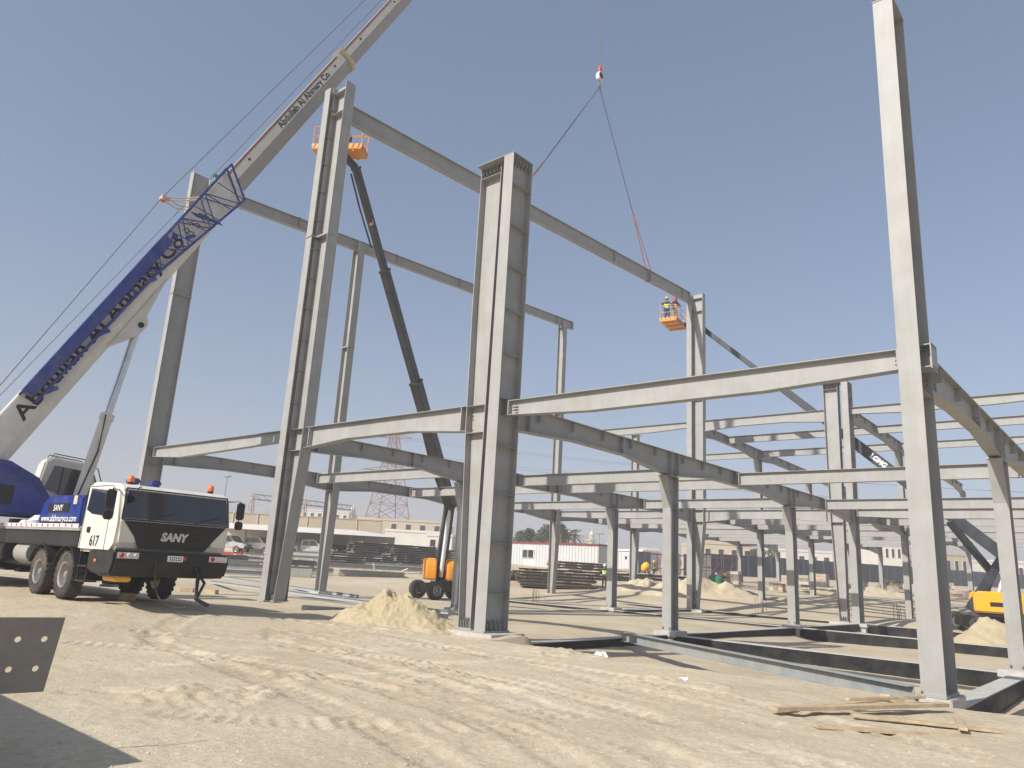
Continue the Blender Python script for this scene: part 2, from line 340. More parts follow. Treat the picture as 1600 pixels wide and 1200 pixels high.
# ------------------------------------------------------------------ steel frame
def lerp_st(st, s):
    for (s0, a0, b0), (s1, a1, b1) in zip(st, st[1:]):
        if s0 <= s <= s1: k = (s-s0)/(s1-s0+1e-9); return a0+(a1-a0)*k, b0+(b1-b0)*k
    return st[-1][1:] if s > st[-1][0] else st[0][1:]
def isect(th, O, A, Dp, Wd, st, bf=.37, tf=.022, tw=.014, stiff=(), cleats=(), plates=(), m='steel', org=None, rib=.012):
    """I-section: stations (s, a, b) give the two flange faces along Dp; parts under th (world coords minus org)"""
    O = V(O); A = V(A); Dp = V(Dp); Wd = V(Wd); org = O if org is None else V(org)
    P = lambda s, d, w: tuple(O+A*s+Dp*d+Wd*w-org)
    for k, sg in ((1, -1), (2, 1)):
        b = MB()
        for r in st:
            d0 = r[k]; d1 = d0+sg*tf
            b.v += [P(r[0], d0, -bf/2), P(r[0], d0, bf/2), P(r[0], d1, bf/2), P(r[0], d1, -bf/2)]
        n = len(st)
        for i in range(n-1):
            for j in range(4): q = (j+1) % 4; b.f.append((4*i+j, 4*i+q, 4*i+4+q, 4*i+4+j))
        b.f.append((3, 2, 1, 0)); e = 4*(n-1); b.f.append((e, e+1, e+2, e+3))
        b.build('flange', m, th)
    b = MB()
    for r in st: b.v += [P(r[0], r[1]-tf, -tw/2), P(r[0], r[1]-tf, tw/2), P(r[0], r[2]+tf, tw/2), P(r[0], r[2]+tf, -tw/2)]
    n = len(st)
    for i in range(n-1):
        for j in range(4): q = (j+1) % 4; b.f.append((4*i+j, 4*i+q, 4*i+4+q, 4*i+4+j))
    b.f.append((3, 2, 1, 0)); e = 4*(n-1); b.f.append((e, e+1, e+2, e+3))
    b.build('web', m, th)
    def plate(s, d0, d1, w0, w1, t):
        q = MB(); q.loop2([P(s-t/2, d0, w0), P(s-t/2, d1, w0), P(s-t/2, d1, w1), P(s-t/2, d0, w1)], [P(s+t/2, d0, w0), P(s+t/2, d1, w0), P(s+t/2, d1, w1), P(s+t/2, d0, w1)]); return q
    for s in stiff:
        a, c = lerp_st(st, s)
        for sg in (-1, 1): plate(s, a-tf-.001, c+tf+.001, sg*(tw/2+.001), sg*(bf/2-.012), rib).build('stiffener', m, th)
    for s in cleats:
        a, c = lerp_st(st, s); dd = min(.30, (a-c)*.5)
        for sg in (-1, 1): plate(s, a-tf-.001, a-tf-dd, sg*(tw/2+.001), sg*(bf/2-.02), .012).build('cleat', m, th)
    for s, ex, t in plates:
        a, c = lerp_st(st, s); plate(s, a+ex, c-ex, -bf/2-.012, bf/2+.012, t).build('end_plate', m, th)
def bolts(th, pts, ax, org, r=.019, l=.05):
    b = MB(); ax = V(ax)
    for p in pts: b.tube(V(p)-V(org)-ax*l/2, V(p)-V(org)+ax*l/2, r, n=6)
    b.build('bolts', 'bolt', th, kind='stuff')
X_, Y_, Z_ = V((1,0,0)), V((0,1,0)), V((0,0,1))
ROWX = {'A': -21.415, 'B': -10.245, 'C': -.185, 'D': 9.995}
ROWN = {'A': 'far-left', 'B': 'second', 'C': 'third', 'D': 'right-hand'}
GY_ = [0, 10, 21, 30.5, 42, 53, 63.5, 74]
EAVE = 5.98
def rng_(a, b, st): 
    n = max(1, int((b-a)/st)); return [a+(b-a)*(i+.5)/n for i in range(n)]
def main_I(th, X, Y, z0, H, stp=1.18, m='steel', splice=None, stiff=True):
    O = (X, Y, z0); st = [(0, 0, -.88), (H-z0, 0, -.88)]
    sp = rng_(.3, H-z0-.3, stp) if stiff else [5.2, 6.0]
    isect(th, O, Z_, -Y_, X_, st, stiff=sp, plates=[(.02, .05, .04)]+([(splice-z0, .03, .06)] if splice else []), m=m)
def ribs(th, org, x0, x1, y0, y1, z0, z1, nx, ny, taper=.0):
    # thin vertical ribs round the web at a base or cap
    for i in range(nx):
        x = x0+(x1-x0)*i/(nx-1)
        for yy in (y0, y1):
            b = MB(); b.bb((x-.007, min(yy, (y0+y1)/2+.01) , z0), (x+.007, max(yy, (y0+y1)/2-.01), z1)); b.build('rib', 'steel', th, org=org)
def twin(name, X, perp, Y, z0, H, Hp, label, cap=False, splice=None):
    """a column with flanges facing front (main) beside one with flanges facing sideways (perp = stations in world X)"""
    th = thing(name, label, 'steel column', (X, Y, z0), group='twin steel columns')
    main_I(th, X, Y, z0, H, splice=splice)
    xm = (perp[0][1]+perp[0][2])/2
    st = [(max(0, z-z0), a-xm, b-xm) for z, a, b in perp if z < Hp] + [(Hp-z0, perp[-1][1]-xm, perp[-1][2]-xm)]
    isect(th, (xm, Y+.425, z0), Z_, X_, Y_, st, bf=.45, stiff=[5.18-z0, 5.95-z0]+([Hp-z0-1.3, Hp-z0-.35] if not cap else [Hp-z0-.33]), plates=[(.02, .05, .04)]+([(splice-z0, .03, .06)] if splice else []), org=(X, Y, z0))
    org = (X, Y, z0)
    if cap:
        a = perp[-1][1]; b_ = perp[-1][2]
        c = MB(); c.bb((b_-.008, Y-.008, H+.002), (X+.193, Y+.89, H+.02)); c.build('cap_plate', 'steel', th, org=org)
        for k in range(6):
            x = b_+.06+(a-b_-.12)*k/5; r_ = MB(); r_.prism([(x, Y+.21, H-.002), (x, Y+.415, H-.002), (x, Y+.415, H-.32), (x, Y+.21, H-.2)], (.012, 0, 0)); r_.build('rib', 'steel', th, org=org)
        for k in range(6):
            y = Y+.08+.72*k/5; r_ = MB(); r_.prism([(X+.175, y, H-.002), (X+.01, y, H-.002), (X+.01, y, H-.32), (X+.175, y, H-.2)], (0, .012, 0)); r_.build('rib', 'steel', th, org=org)
    a0, b0 = perp[0][1], perp[0][2]
    for k in range(4):
        x = b0+.07+(a0-b0-.14)*k/3; r_ = MB(); r_.prism([(x, Y+.21, z0+.045), (x, Y+.415, z0+.045), (x, Y+.415, z0+.3), (x, Y+.21, z0+.22)], (.012, 0, 0)); r_.build('rib', 'steel', th, org=org)
    for k in range(5):
        y = Y+.1+.68*k/4; r_ = MB(); r_.prism([(X+.175, y, z0+.045), (X+.01, y, z0+.045), (X+.01, y, z0+.3), (X+.175, y, z0+.22)], (0, .012, 0)); r_.build('rib', 'steel', th, org=org)
    return th
def perpB(dx=0): return [(-1, -9.85+dx, -10.17+dx), (5.15, -9.35+dx, -10.17+dx), (60, -9.32+dx, -10.17+dx)]
def perpC(): return [(-1, -.70, -1.14), (5.15, -.67, -1.38), (9, -.66, -1.46), (60, -.64, -1.48)]
tC = twin('twin_steel_column', ROWX['C'], perpC(), 0, -.02, 13.4, 13.4, 'nearest twin steel column, capped with a ribbed plate, beside the sand heap', cap=True)
tB = twin('twin_steel_column', ROWX['B'], perpB(), 0, .04, 19.8, 19.95, 'tall twin steel column right of the crane truck, lift basket behind its top', splice=13.4)
tB2 = twin('twin_steel_column', ROWX['B'], perpB(-.4+.4), 30.5, -.3, 20.75, 20.95, 'tall far twin steel column where two workers stand in a basket', splice=13.4)
tCF = twin('twin_steel_column', ROWX['C'], perpC(), 30.5, -.3, 13.4, 13.4, 'far twin steel column, its top behind the front eave beam', cap=True)
# near joint bolts
bolts(tC, [(-1.395+dx, .26+y, z) for dx in (0,) for y in (0, .33) for z in (5.32, 5.42, 5.72, 5.82)], X_, tC.location, l=.16)
bolts(tB, [(-9.33, .26+y, z) for y in (0, .33) for z in (5.32, 5.42, 5.72, 5.82)], X_, tB.location, l=.16)
# single deep columns A and D
th = thing('steel_column', 'tall far-left grey steel column rising behind the crane truck', 'steel column', (ROWX['A'], 0, .0), group='single steel columns')
main_I(th, ROWX['A'], 0, .0, 19.8, splice=13.4, stiff=False)
th = thing('steel_column', 'nearest grey steel column at right, standing beside loose planks', 'steel column', (ROWX['D'], 0, -.08), group='single steel columns')
main_I(th, ROWX['D'], 0, -.08, 13.42, stiff=False)
b = MB(); b.bb((9.8, -.012, 13.425), (10.19, .9, 13.445)); b.build('cap_plate', 'steel', th, org=th.location)
b = MB(); b.bb((10.02, .21, 5.56), (10.33, .66, 5.58)); b.bb((10.02, .21, 5.98), (10.33, .66, 6.0)); b.bb((10.02, .43, 5.581), (10.31, .445, 5.979)); b.bb((10.31, .2, 5.53), (10.33, .67, 6.03))
b.build('bracket', 'steel', th, org=th.location)
# sideways columns of the far-left line (flanges facing left and right)
def side_col(X, Y, z0, H, label, cap=False, m='steel'):
    th = thing('steel_column', label, 'steel column', (X, Y, z0), group='single steel columns')
    st = [(0, .17, -.25), (4.9-z0, .38, -.28), (6-z0, .38, -.28), (6.1-z0, .28, -.28), (H-z0, .28, -.28)]
    isect(th, (X, Y, z0), Z_, X_, Y_, st, bf=.45, stiff=[5.2-z0, 5.95-z0, H-z0-.5], plates=[(.02, .06, .04)]+([(13.4-z0, .03, .06)] if H > 14 else []), m=m)
    if cap: b = MB(); b.bb((X-.4, Y-.3, H+.002), (X+.4, Y+.3, H+.03)); b.build('cap_plate', m, th, org=th.location)
    return th
side_col(ROWX['A'], 10.4, -.2, 19.9, 'tall slender column behind the tall twin column, under the left roof beam')
side_col(ROWX['A'], 30.7, -.2, 20.9, 'tall slender column seen right of the nearest twin column, holding the roof beam end')
side_col(ROWX['A'], 42, -.3, 13.6, 'mid-height column with flat cap, standing behind the third low column', cap=True)
# low columns with a haunched head
def low_col(X, Y, z0, top, label, m='steel'):
    th = thing('steel_column', label, 'steel column', (X, Y, z0), group='low steel columns')
    h = top-z0; st = [(0, .27, -.25), (h-1.15, .27, -.25), (h, .62, -.25)]
    isect(th, (X, Y, z0), Z_, -Y_, X_, st, bf=.35, stiff=[h-1.15], plates=[(.02, .05, .04), (h-.012, .02, .024)], m=m)
    if Y < 32:
        bolts(th, [(X+sx*.11, Y-.5+k*.22, top) for sx in (-1, 1) for k in range(4)], Z_, th.location, r=.02, l=.16)
        bolts(th, [(X+sx*.13, Y+sy*.29, z0+.06) for sx in (-1, 1) for sy in (-1, 1)], Z_, th.location, r=.022, l=.12)
        for k in range(3):
            b = MB(); b.bb((X-.16, Y-.15+k*.14, top+.002), (X-.012, Y-.138+k*.14, top+.26)); b.build('gusset', m, th, org=th.location)
            b = MB(); b.bb((X+.012, Y-.15+k*.14, top+.002), (X+.16, Y-.138+k*.14, top+.26)); b.build('gusset', m, th, org=th.location)
    return th
ZB = -.2
def plinth(X, Y, w, d, z0, label, zb=None):
    b = MB(); b.bb((X-w/2, Y-d/2, z0-.19), (X+w/2, Y+d/2, z0)); b.bb((X-w/2+.1, Y-d/2+.1, z0-.9), (X+w/2-.1, Y+d/2-.1, z0-.191))
    o = b.build('concrete_plinth', 'concrete', org=(X, Y, z0-.9), bevel=.015); return tag(o, label, 'plinth', 'concrete column plinths')
LOW = {'A': [2, 5, 6, 7], 'B': [1, 2, 4, 5, 6, 7], 'C': [1, 2, 4, 5, 6], 'D': [1]}
for rw in 'ABCD':
    for k in LOW[rw]:
        Y = GY_[k]; Y = {('B', 1): 9.5, ('C', 1): 9.75, ('C', 2): 21.3, ('B', 2): 21.5, ('D', 1): 9.2}.get((rw, k), Y)
        two = k >= 4; z0 = ZB if k < 4 else ZB-.1; z0 = max(z0, gz(ROWX[rw], Y)-.05) if k > 4 else z0
        low_col(ROWX[rw], Y, z0, (EAVE-.86) if not two or rw == 'A' else (11.75-.06*(k-4)*3-.8), f'{"low" if not two or rw == "A" else "two-storey"} grey steel column, {ORD[k]} back in the {ROWN[rw]} column line', 'steel' if k < 4 else 'steel_far')
        plinth(ROWX[rw], Y, .85, .85, z0, f'concrete plinth under the {ORD[k]} column back of the {ROWN[rw]} line')
plinth(ROWX['C']-.4, .44, 2.0, 1.3, -.025, 'broad concrete plinth under the nearest twin column by the sand heap')
plinth(ROWX['B']+.0, 30.95, 1.9, 1.3, -.305, 'broad concrete plinth under the far twin column with the workers')
plinth(ROWX['C']-.4, 30.95, 2.0, 1.3, -.305, 'broad concrete plinth under the far capped twin column')
plinth(ROWX['D'], .47, .55, 1.1, -.085, 'concrete plinth under the nearest right column')
for Y, q in ((10.4, 'tall slender column behind the tall twin column'), (30.7, 'tall slender column holding the roof beam end'), (42, 'mid-height column with the flat cap')):
    plinth(ROWX['A'], Y, .9, .9, -.205 if Y < 40 else -.305, f'concrete plinth under the {q}')
# rafters along the depth
def rafter(rw, Ya, Yb, zt, label, d0=.86, d1=.86, dm=.58, m='steel', z1=None, near=True):
    z1 = zt if z1 is None else z1; L = math.hypot(Yb-Ya, z1-zt); A = V((0, Yb-Ya, z1-zt)).normalized(); Dp = V((0, -A.z, A.y))
    th = thing('rafter_beam', label, 'steel beam', (ROWX[rw], Ya, zt), group='haunched rafters')
    h = min(3.2, L*.33)
    st = [(0, 0, -d0), (h*.45, 0, -(d0*.62+dm*.38)), (h, 0, -dm)] + ([(L*.5, 0, -dm)] if L > 2*h+.3 else []) + [(L-h, 0, -dm), (L-h*.45, 0, -(d1*.62+dm*.38)), (L, 0, -d1)]
    sp = [s for s in (h, L-h) if 0 < s < L]
    isect(th, (ROWX[rw], Ya, zt), A, Dp, X_, st, bf=.30, tf=.018, stiff=[.55, L-.02] if near else [], cleats=rng_(.2, L-.2, 1.55), plates=[(.012, .04, .024), (sp[0]*1.9, .01, .05)], m=m)
    if near:
        P = []
        for ds in (-.05, .05):
            for w in (-.1, .1):
                for z in (.07, .15, dm-.15, dm-.07): P.append(V((ROWX[rw], Ya, zt))+A*(sp[0]*1.9)+Dp*-z+X_*w)
        bolts(th, P, A, th.location, r=.017, l=.12)
        P = [V((ROWX[rw], Ya, zt))+A*.02-Dp*z+X_*w for w in (-.1, .1) for z in (.08, .17, d0-.17, d0-.08)]
        bolts(th, P, A, th.location, r=.017, l=.13)
    return th
for rw in 'ABCD':
    pts = {'A': [.88, 10.1, 20.8, 30.4, 42, 53, 63.5, 74], 'B': [.88, 9.3, 21.2, 30.5, 42, 53, 63.5, 74], 'C': [.88, 9.55, 21.1, 30.5, 42, 53, 63.5], 'D': [.88, 9.0, 21]}[rw]
    for k, (a, b_) in enumerate(zip(pts, pts[1:])):
        a2 = a+.9 if (abs(a-30.5) < .2 and rw in 'BC') else a
        rafter(rw, a2+.004, b_-.004, EAVE+.03, f'haunched grey rafter at first-floor height, {ORD[k]} span back, {ROWN[rw]} column line', d0=.72 if k == 0 else .86, m='steel' if k < 3 else 'steel_far', near=k < 3)
for rw in 'BC':
    for k, (a, b_) in enumerate([(31.4, 42), (42, 53), (53, 63.5)]):
        rafter(rw, a+.004, b_-.004, 11.9-.25*k, f'haunched grey rafter at upper height, {ORD[k]} span behind the {"far twin column with workers" if rw == "B" else "far capped twin column"}', m='steel_far', z1=11.9-.25*(k+1), near=False)
# beams across, along x
def xbeam(xa, xb, Y, zt, st, label, bf=.26, m='steel', cat='steel beam', group='cross beams', plates=True):
    th = thing('cross_beam', label, cat, (xa, Y, zt), group=group); L = xb-xa
    st = [(s*L, -a, -b_) for s, a, b_ in st]
    isect(th, (xa, Y, zt), X_, Z_, Y_, st, bf=bf, tf=.016, tw=.01, plates=[(.25, .0, .03), (L-.25, .0, .03)] if plates else [], m=m)
    return th
RAF = .012
def bay(i): return [('A', 'B'), ('B', 'C'), ('C', 'D')][i]
BN = ['left', 'middle', 'right']
FISH = [(0, 0, .39), (.28, 0, .52), (.72, 0, .52), (1, 0, .39)]
MOM = [(0, 0, .74), (.3, 0, .56), (.7, 0, .56), (1, 0, .74)]
PLAIN = [(0, 0, .5), (1, 0, .5)]
t1 = xbeam(ROWX['A']+.01, ROWX['B']-.01, .44, 6.0, [(0, 0, .42), (.26, 0, .58), (1, 0, .4)], 'front eave beam between the far-left column and the tall twin column')
t2 = xbeam(-9.315, -1.40, .425, 5.99, MOM, 'front eave beam with deepened ends between the two front twin columns', bf=.32)
t3 = xbeam(ROWX['C']+.01, ROWX['D']-.01, .44, 6.0, FISH, 'long front eave beam from the nearest twin column to the right-hand column')
bolts(t3, [(-.06+.33, .47+dy, z) for dy in (-.12, .08) for z in (5.72, 5.8, 5.88)], X_, t3.location, l=.1)
bolts(t3, [(9.74, .44+dy, z) for dy in (-.1, .1) for z in (5.7, 5.78, 5.86, 5.94)], X_, t3.location, l=.1)
cnt = [1, 1, 1]
for i, Ys in enumerate([[9.3, 16, 24.4, 30.95, 36.2, 41, 47.5, 52, 58, 63], [13.0, 16.2, 24.5, 30.95, 36.2, 41, 47.5, 52, 58, 63], [15.1, 25.7, 30.95, 36.2, 41.2, 47.5, 52, 58]]):
    ra, rb = bay(i)
    for Y in Ys:
        far = Y > 33; xa, xb = ROWX[ra]+RAF, ROWX[rb]-RAF; st = PLAIN
        if Y == 30.95:
            st = MOM if i == 1 else FISH
            if i == 1: xa, xb = -9.315, -1.40
        nm = f'grey steel cross beam at first-floor height in the {BN[i]} bay, {ORD[cnt[i]]} back'; cnt[i] += 1
        xbeam(xa, xb, Y, 5.93, st, nm, m='steel_far' if far else 'steel', plates=not far)
for j, (Y, z) in enumerate([(30.95, 11.9), (36.3, 11.75), (42.2, 11.6), (53, 11.4)]):
    for i in range(3):
        if i == 0 and j in (1, 3): continue
        ra, rb = bay(i); xa, xb = ROWX[ra]+RAF, ROWX[rb]-RAF; st = PLAIN
        if j == 0:
            st = MOM if i == 1 else FISH
            if i == 1: xa, xb = -9.31, -1.485
        xbeam(xa, xb, Y, z-.02, st, f'grey steel beam at upper height in the {BN[i]} bay, {ORD[j]} row back', m='steel_far', group='upper cross beams', plates=False)
# roof beams
def roofbeam(X, Ya, za, Yb, zb, d, label, m='steel', cl=()):
    L = math.hypot(Yb-Ya, zb-za); A = V((0, Yb-Ya, zb-za)).normalized(); Dp = V((0, -A.z, A.y))
    th = thing('roof_beam', label, 'steel beam', (X, Ya, za), group='roof beams')
    isect(th, (X, Ya, za), A, Dp, X_, [(0, 0, -d), (L, 0, -d)], bf=.28, tf=.018, plates=[(.012, .03, .024), (L-.012, .03, .024)], stiff=cl, m=m)
    b = MB()
    for s in cl: b.box(V((0, 0, 0))+A*s+Dp*.06, (.05, .16, .12))
    if cl: b.build('purlin_cleats', m, th, kind='stuff')
    return th
roofbeam(-10.245, .89, 19.62, 30.46, 21.05, .74, 'roof beam hung from the crane slings between the tall twin columns', cl=(20.0, 24.2, 28.6))
roofbeam(-21.415, .89, 19.5, 31.9, 21.25, .62, 'left roof beam running back over the slender columns', cl=(5.3, 12.4, 18, 24, 29))
# ground tie beams
def tie(p0, p1, label, zt=-.32, h=.55, w=.4):
    (x0, y0), (x1, y1) = p0, p1; th = thing('tie_beam', label, 'tie beam', ((x0+x1)/2, (y0+y1)/2, zt-h), group='ground tie beams')
    b = MB(); b.bar((x0, y0, zt-h/2-.012), (x1, y1, zt-h/2-.012), w, h-.024); b.build('coated_body', 'bitumen', th, org=th.location)
    b = MB(); b.bar((x0, y0, zt-.01), (x1, y1, zt-.01), w+.004, .022); b.build('bare_top', 'concrete', th, org=th.location)
for i in range(3):
    ra, rb = bay(i)
    for k, Y in ((1, 9.6), (2, 21.3), (3, 30.95)):
        tie((ROWX[ra]+.33, Y), (ROWX[rb]-.33, Y), f'black-sided concrete tie beam in the {BN[i]} bay under the {ORD[k]} column row back')
for k, Y in ((1, 9.6), (2, 21.3), (3, 30.95)):
    tie((ROWX['D']+.33, Y), (24, Y), f'black-sided tie beam going right from the {ORD[k]} row back of the right line')
for rw in 'BCD':
    for k, (a, b_) in enumerate(((1.2, 9.2), (10, 20.9), (21.75, 30.3))):
        tie((ROWX[rw], a), (ROWX[rw], b_), f'black-sided tie beam running back, {ORD[k]} span, {ROWN[rw]} column line')
# loose I-beam leaning across the trench edge, channel bars on the ground
def loose(p0, p1, d, bf, label, m='steel', roll=0, name='loose_steel_beam', group='loose steel on the ground', cat='steel beam'):
    p0 = V(p0); p1 = V(p1); A = (p1-p0).normalized(); L = (p1-p0).length; Wd = A.cross(Z_).normalized(); Dp = Wd.cross(A)
    if roll: Dp, Wd = Wd, -Dp
    th = thing(name, label, cat, p0, group=group); isect(th, p0, A, Dp, Wd, [(0, d/2, -d/2), (L, d/2, -d/2)], bf=bf, tf=.016, tw=.012, m=m); return th
loose((.0, 6.35, -.27), (9.76, -.22, -.05), .27, .24, 'long pale steel beam lying across the trench towards the right column', m='steel_blue')
# ------------------------------------------------------------------ lettering
def text(s, size, org, xd, nrm, m, parent, bold=.0, shear=0, width=None, align='CENTER', name='lettering', depth=.004):
    cu = bpy.data.curves.new(name, 'FONT'); cu.body = s; cu.size = size; cu.extrude = depth; cu.offset = bold; cu.shear = shear; cu.align_x = align; cu.align_y = 'CENTER'; cu.resolution_u = 3
    tmp = bpy.data.objects.new('tmp', cu); COL.objects.link(tmp); dg = bpy.context.evaluated_depsgraph_get()
    me = bpy.data.meshes.new_from_object(tmp.evaluated_get(dg)); bpy.data.objects.remove(tmp, do_unlink=True); bpy.data.curves.remove(cu)
    xd = V(xd).normalized(); n = V(nrm).normalized(); yd = n.cross(xd)
    k = 1
    if width:
        xs = [v.co.x for v in me.vertices]; k = width/(max(xs)-min(xs))
    for v in me.vertices: c = v.co.copy(); v.co = V(org)+xd*c.x*k+yd*c.y+n*c.z
    me.materials.clear(); me.materials.append(MT[m]); me.name = name
    o = bpy.data.objects.new(name, me); COL.objects.link(o); o.parent = parent; return o
def curve_loop(pts, n=4):   # rounded polygon by chaikin
    for _ in range(n):
        q = []
        for i in range(len(pts)):
            a = V(pts[i]); b = V(pts[(i+1) % len(pts)]); q += [a*.75+b*.25, a*.25+b*.75]
        pts = q
    return pts
def wheel(parent, c, ax, R, w, rimR, name='wheel', lugs=18, tread=24):
    """wheel > rim; c centre, ax axle direction pointing outward"""
    a, x, d = frame(ax); c = V(c); b = MB()
    prof = [(rimR, -w/2+.02), (R*.86, -w/2), (R*.965, -w/2+.03), (R, -w/2+.07), (R, w/2-.07), (R*.965, w/2-.03), (R*.86, w/2), (rimR, w/2-.02)]
    b.lathe(prof, c, ax, 32); b.f = b.f[:-2]
    for k in range(tread):
        an = 2*math.pi*k/tread; r_ = x*math.cos(an)+d*math.sin(an); tg = a.cross(r_)
        for sg in (-1, 1): b.box(c+r_*(R-.004)+a*sg*w*.25+tg*(.02*sg), (.07, w*.4, .03), Matrix((tg, a, r_)).transposed())
    o = b.build(name, 'rubber', parent, smooth=True)
    b = MB(); b.lathe([(0.001, w*.1), (rimR*.35, w*.1), (rimR*.42, w*.02), (rimR*.8, -w*.05), (rimR*.88, w/2-.03), (rimR*1.02, w/2-.012), (rimR*1.02, -w/2+.02)], c, ax, 24)
    r = b.build('rim', 'rim', o, smooth=True)
    b = MB(); b.lathe([(.001, w*.34), (rimR*.24, w*.34), (rimR*.3, w*.26), (rimR*.3, w*.05)], c, ax, 14)
    for k in range(10):
        an = 2*math.pi*k/10; p = c+(x*math.cos(an)+d*math.sin(an))*rimR*.36; b.tube(p+a*w*.08, p+a*w*.17, .018, n=6)
    b.build('hub', 'rim', o, smooth=True)
    return o
# ------------------------------------------------------------------ truck crane (local x forward = world +x)
TO = V((-7.0, -6.1, .30))
CR = thing('truck_crane', 'blue and white truck crane with raised telescopic boom at left', 'crane', TO)
yl, yr = -1.38, 1.25; yc = (yl+yr)/2
def L_(x, y, z): return (x, y, z)
# chassis
b = MB(); b.bb((-11.5, -.95, .62), (1.9, .82, 1.05)); b.bb((-11.3, yl+.05, 1.2), (.55, yr-.05, 1.58)); b.build('chassis', 'black', CR, bevel=.02)
b = MB(); b.bb((-11.4, yl, 1.585), (.62, yr, 1.66)); b.build('deck', 'boom_grey', CR)
b = MB(); b.bb((-8.4, yl-.012, 1.655), (.55, yl-.002, 1.745)); b.build('reflector_strip', 'letter_white', CR)
for i in range(44):
    if i % 2 == 0:
        b = MB(); b.bb((-8.3+i*.2, yl-.018, 1.67), (-8.2+i*.2, yl-.0125, 1.73)); b.build('red_mark', 'letter_red', CR)
# side engine box
b = MB(); b.prism([(-2.45, yl+.03, 1.75), (.42, yl+.03, 1.75), (.42, yl+.03, 2.44), (-1.9, yl+.03, 2.47), (-2.2, yl+.03, 2.3)], (0, 2.3, 0))
bx = b.build('engine_cover', 'crane_blue', CR, bevel=.05)
b = MB(); b.bb((-1.75, yl+.015, 2.03), (-.35, yl+.028, 2.25)); b.build('name_panel', 'black', bx)
text('SANY', .22, (-1.05, yl+.013, 2.13), (1, 0, 0), (0, -1, 0), 'letter_white', bx, bold=.0, width=.62)
text('www.alahmaryco.com', .24, (-.95, yl+.026, 1.87), (1, 0, 0), (0, -1, 0), 'letter_white', bx, bold=.0, width=2.35)
b = MB(); b.bb((-.12, yl+.016, 2.22), (.1, yl+.029, 2.43)); b.build('sticker', 'tan_light', bx)
# white sacks on the deck
for k, (x, r) in enumerate(((-3.6, .2), (-3.25, .25), (-4.4, .15))):
    b = MB(); b.lathe([(.001, 0), (r*.8, .02), (r, r*.7), (r*.6, r*1.2), (.001, r*1.3)], (TO.x+x, TO.y+yl+.35, TO.z+1.67), (0, 0, 1), 10)
    tag(b.build('sack', 'plastic_white', org=(TO.x+x, TO.y+yl+.35, TO.z+1.67), smooth=True), f'{["small white", "larger white", "tiny grey-white"][k]} sack on the crane deck beside the blue engine cover', 'sack', 'sacks on the crane deck')
# cab shell
cabp = [(.66, 1.12), (2.5, 1.12), (2.72, 1.3), (2.76, 1.85), (2.62, 2.5), (2.42, 2.66), (1.0, 2.74), (.72, 2.7)]
b = MB(); b.prism([(x, yl+.0, z) for x, z in cabp], (0, yr-yl, 0)); cab = b.build('cab', 'crane_white', CR, bevel=.07, smooth=True, seg=3)
def fx(z): # front surface x at height z
    return 2.76-(z-1.85)*(.14/.65) if z > 1.85 else 2.72+(z-1.3)*(.04/.55)
def fpanel(y0, y1, z0, z1, off, t, m, nm, par, rnd=0, poly=None):
    P = poly or [(y0, z0), (y1, z0), (y1, z1), (y0, z1)]
    if rnd: P = [(p[0], p[1]) for p in curve_loop([V((a, c, 0)) for a, c in P], rnd)]
    b = MB(); b.loop2([(fx(z)+off, y, z) for y, z in P], [(fx(z)+off+t, y, z) for y, z in P]); return b.build(nm, m, par)
fpanel(0, 0, 0, 0, .004, .012, 'black_gloss', 'grille_panel', cab, poly=[(-.86, 1.25), (.68, 1.25), (.86, 1.5), (1.14, 1.84), (-1.28, 1.84), (-.99, 1.5)])
ws = fpanel(-1.3, 1.17, 1.9, 2.54, .006, .012, 'glass', 'windscreen', cab, poly=[(-1.3, 1.9), (1.17, 1.9), (1.12, 2.52), (-1.24, 2.52)])
b = MB()
for p, q in (((-1.33, 1.87), (1.2, 1.87)), ((1.2, 1.87), (1.15, 2.56)), ((1.15, 2.56), (-1.27, 2.56)), ((-1.27, 2.56), (-1.33, 1.87))):
    b.tube((fx(p[1])+.014, p[0], p[1]), (fx(q[1])+.014, q[0], q[1]), .018, n=6)
b.build('windscreen_seal', 'black', ws)
for y0 in (-.75, .35):
    b = MB(); b.path([(fx(1.88)+.04, y0, 1.88), (fx(1.93)+.05, y0+.1, 1.94), (fx(2.1)+.035, y0+.62, 2.08)], .012); b.build('wiper', 'black', ws)
text('SANY', .25, (fx(1.53)+.03, -.11, 1.53), (0, 1, 0), (1, 0, .0), 'chrome', cab, bold=.014, shear=.18, width=.66, depth=.012)
for k, z in enumerate((1.66, 1.70, 1.37, 1.41, 1.45)):
    b = MB(); b.bb((fx(z)+.016, -.95, z-.008), (fx(z)+.026, .82, z+.008)); b.build('grille_slat', 'black', cab)
# corner fairings (white cheeks) are the shell; bumper
b = MB(); b.prism([(yl-.02, .95), (-1.02, .58), (.9, .58), (yr+.02, .95), (yr+.02, 1.235), (yl-.02, 1.235)] and [(1.5, yl-.03, .72), (2.2, yl-.03, .62), (2.78, yl-.03, .66), (2.9, yl-.03, .95), (2.88, yl-.03, 1.2), (1.5, yl-.03, 1.2)], (0, yr-yl+.06, 0))
bum = b.build('bumper', 'black', CR, bevel=.05)
for y0, y1 in ((-1.36, -.88), (.74, 1.22)):
    b = MB(); b.bb((2.895, y0, 1.02), (2.915, y1, 1.17)); h = b.build('headlight', 'crane_white', bum, bevel=.012)
    for k in range(3):
        b = MB(); b.lathe([(.001, .03), (.03, .03), (.052, .01), (.058, -.01)], (2.912, y0+.1+k*.15, 1.095), (1, 0, 0), 14); b.build('lamp', 'lamp_lens' if k else 'letter_red', h, smooth=True)
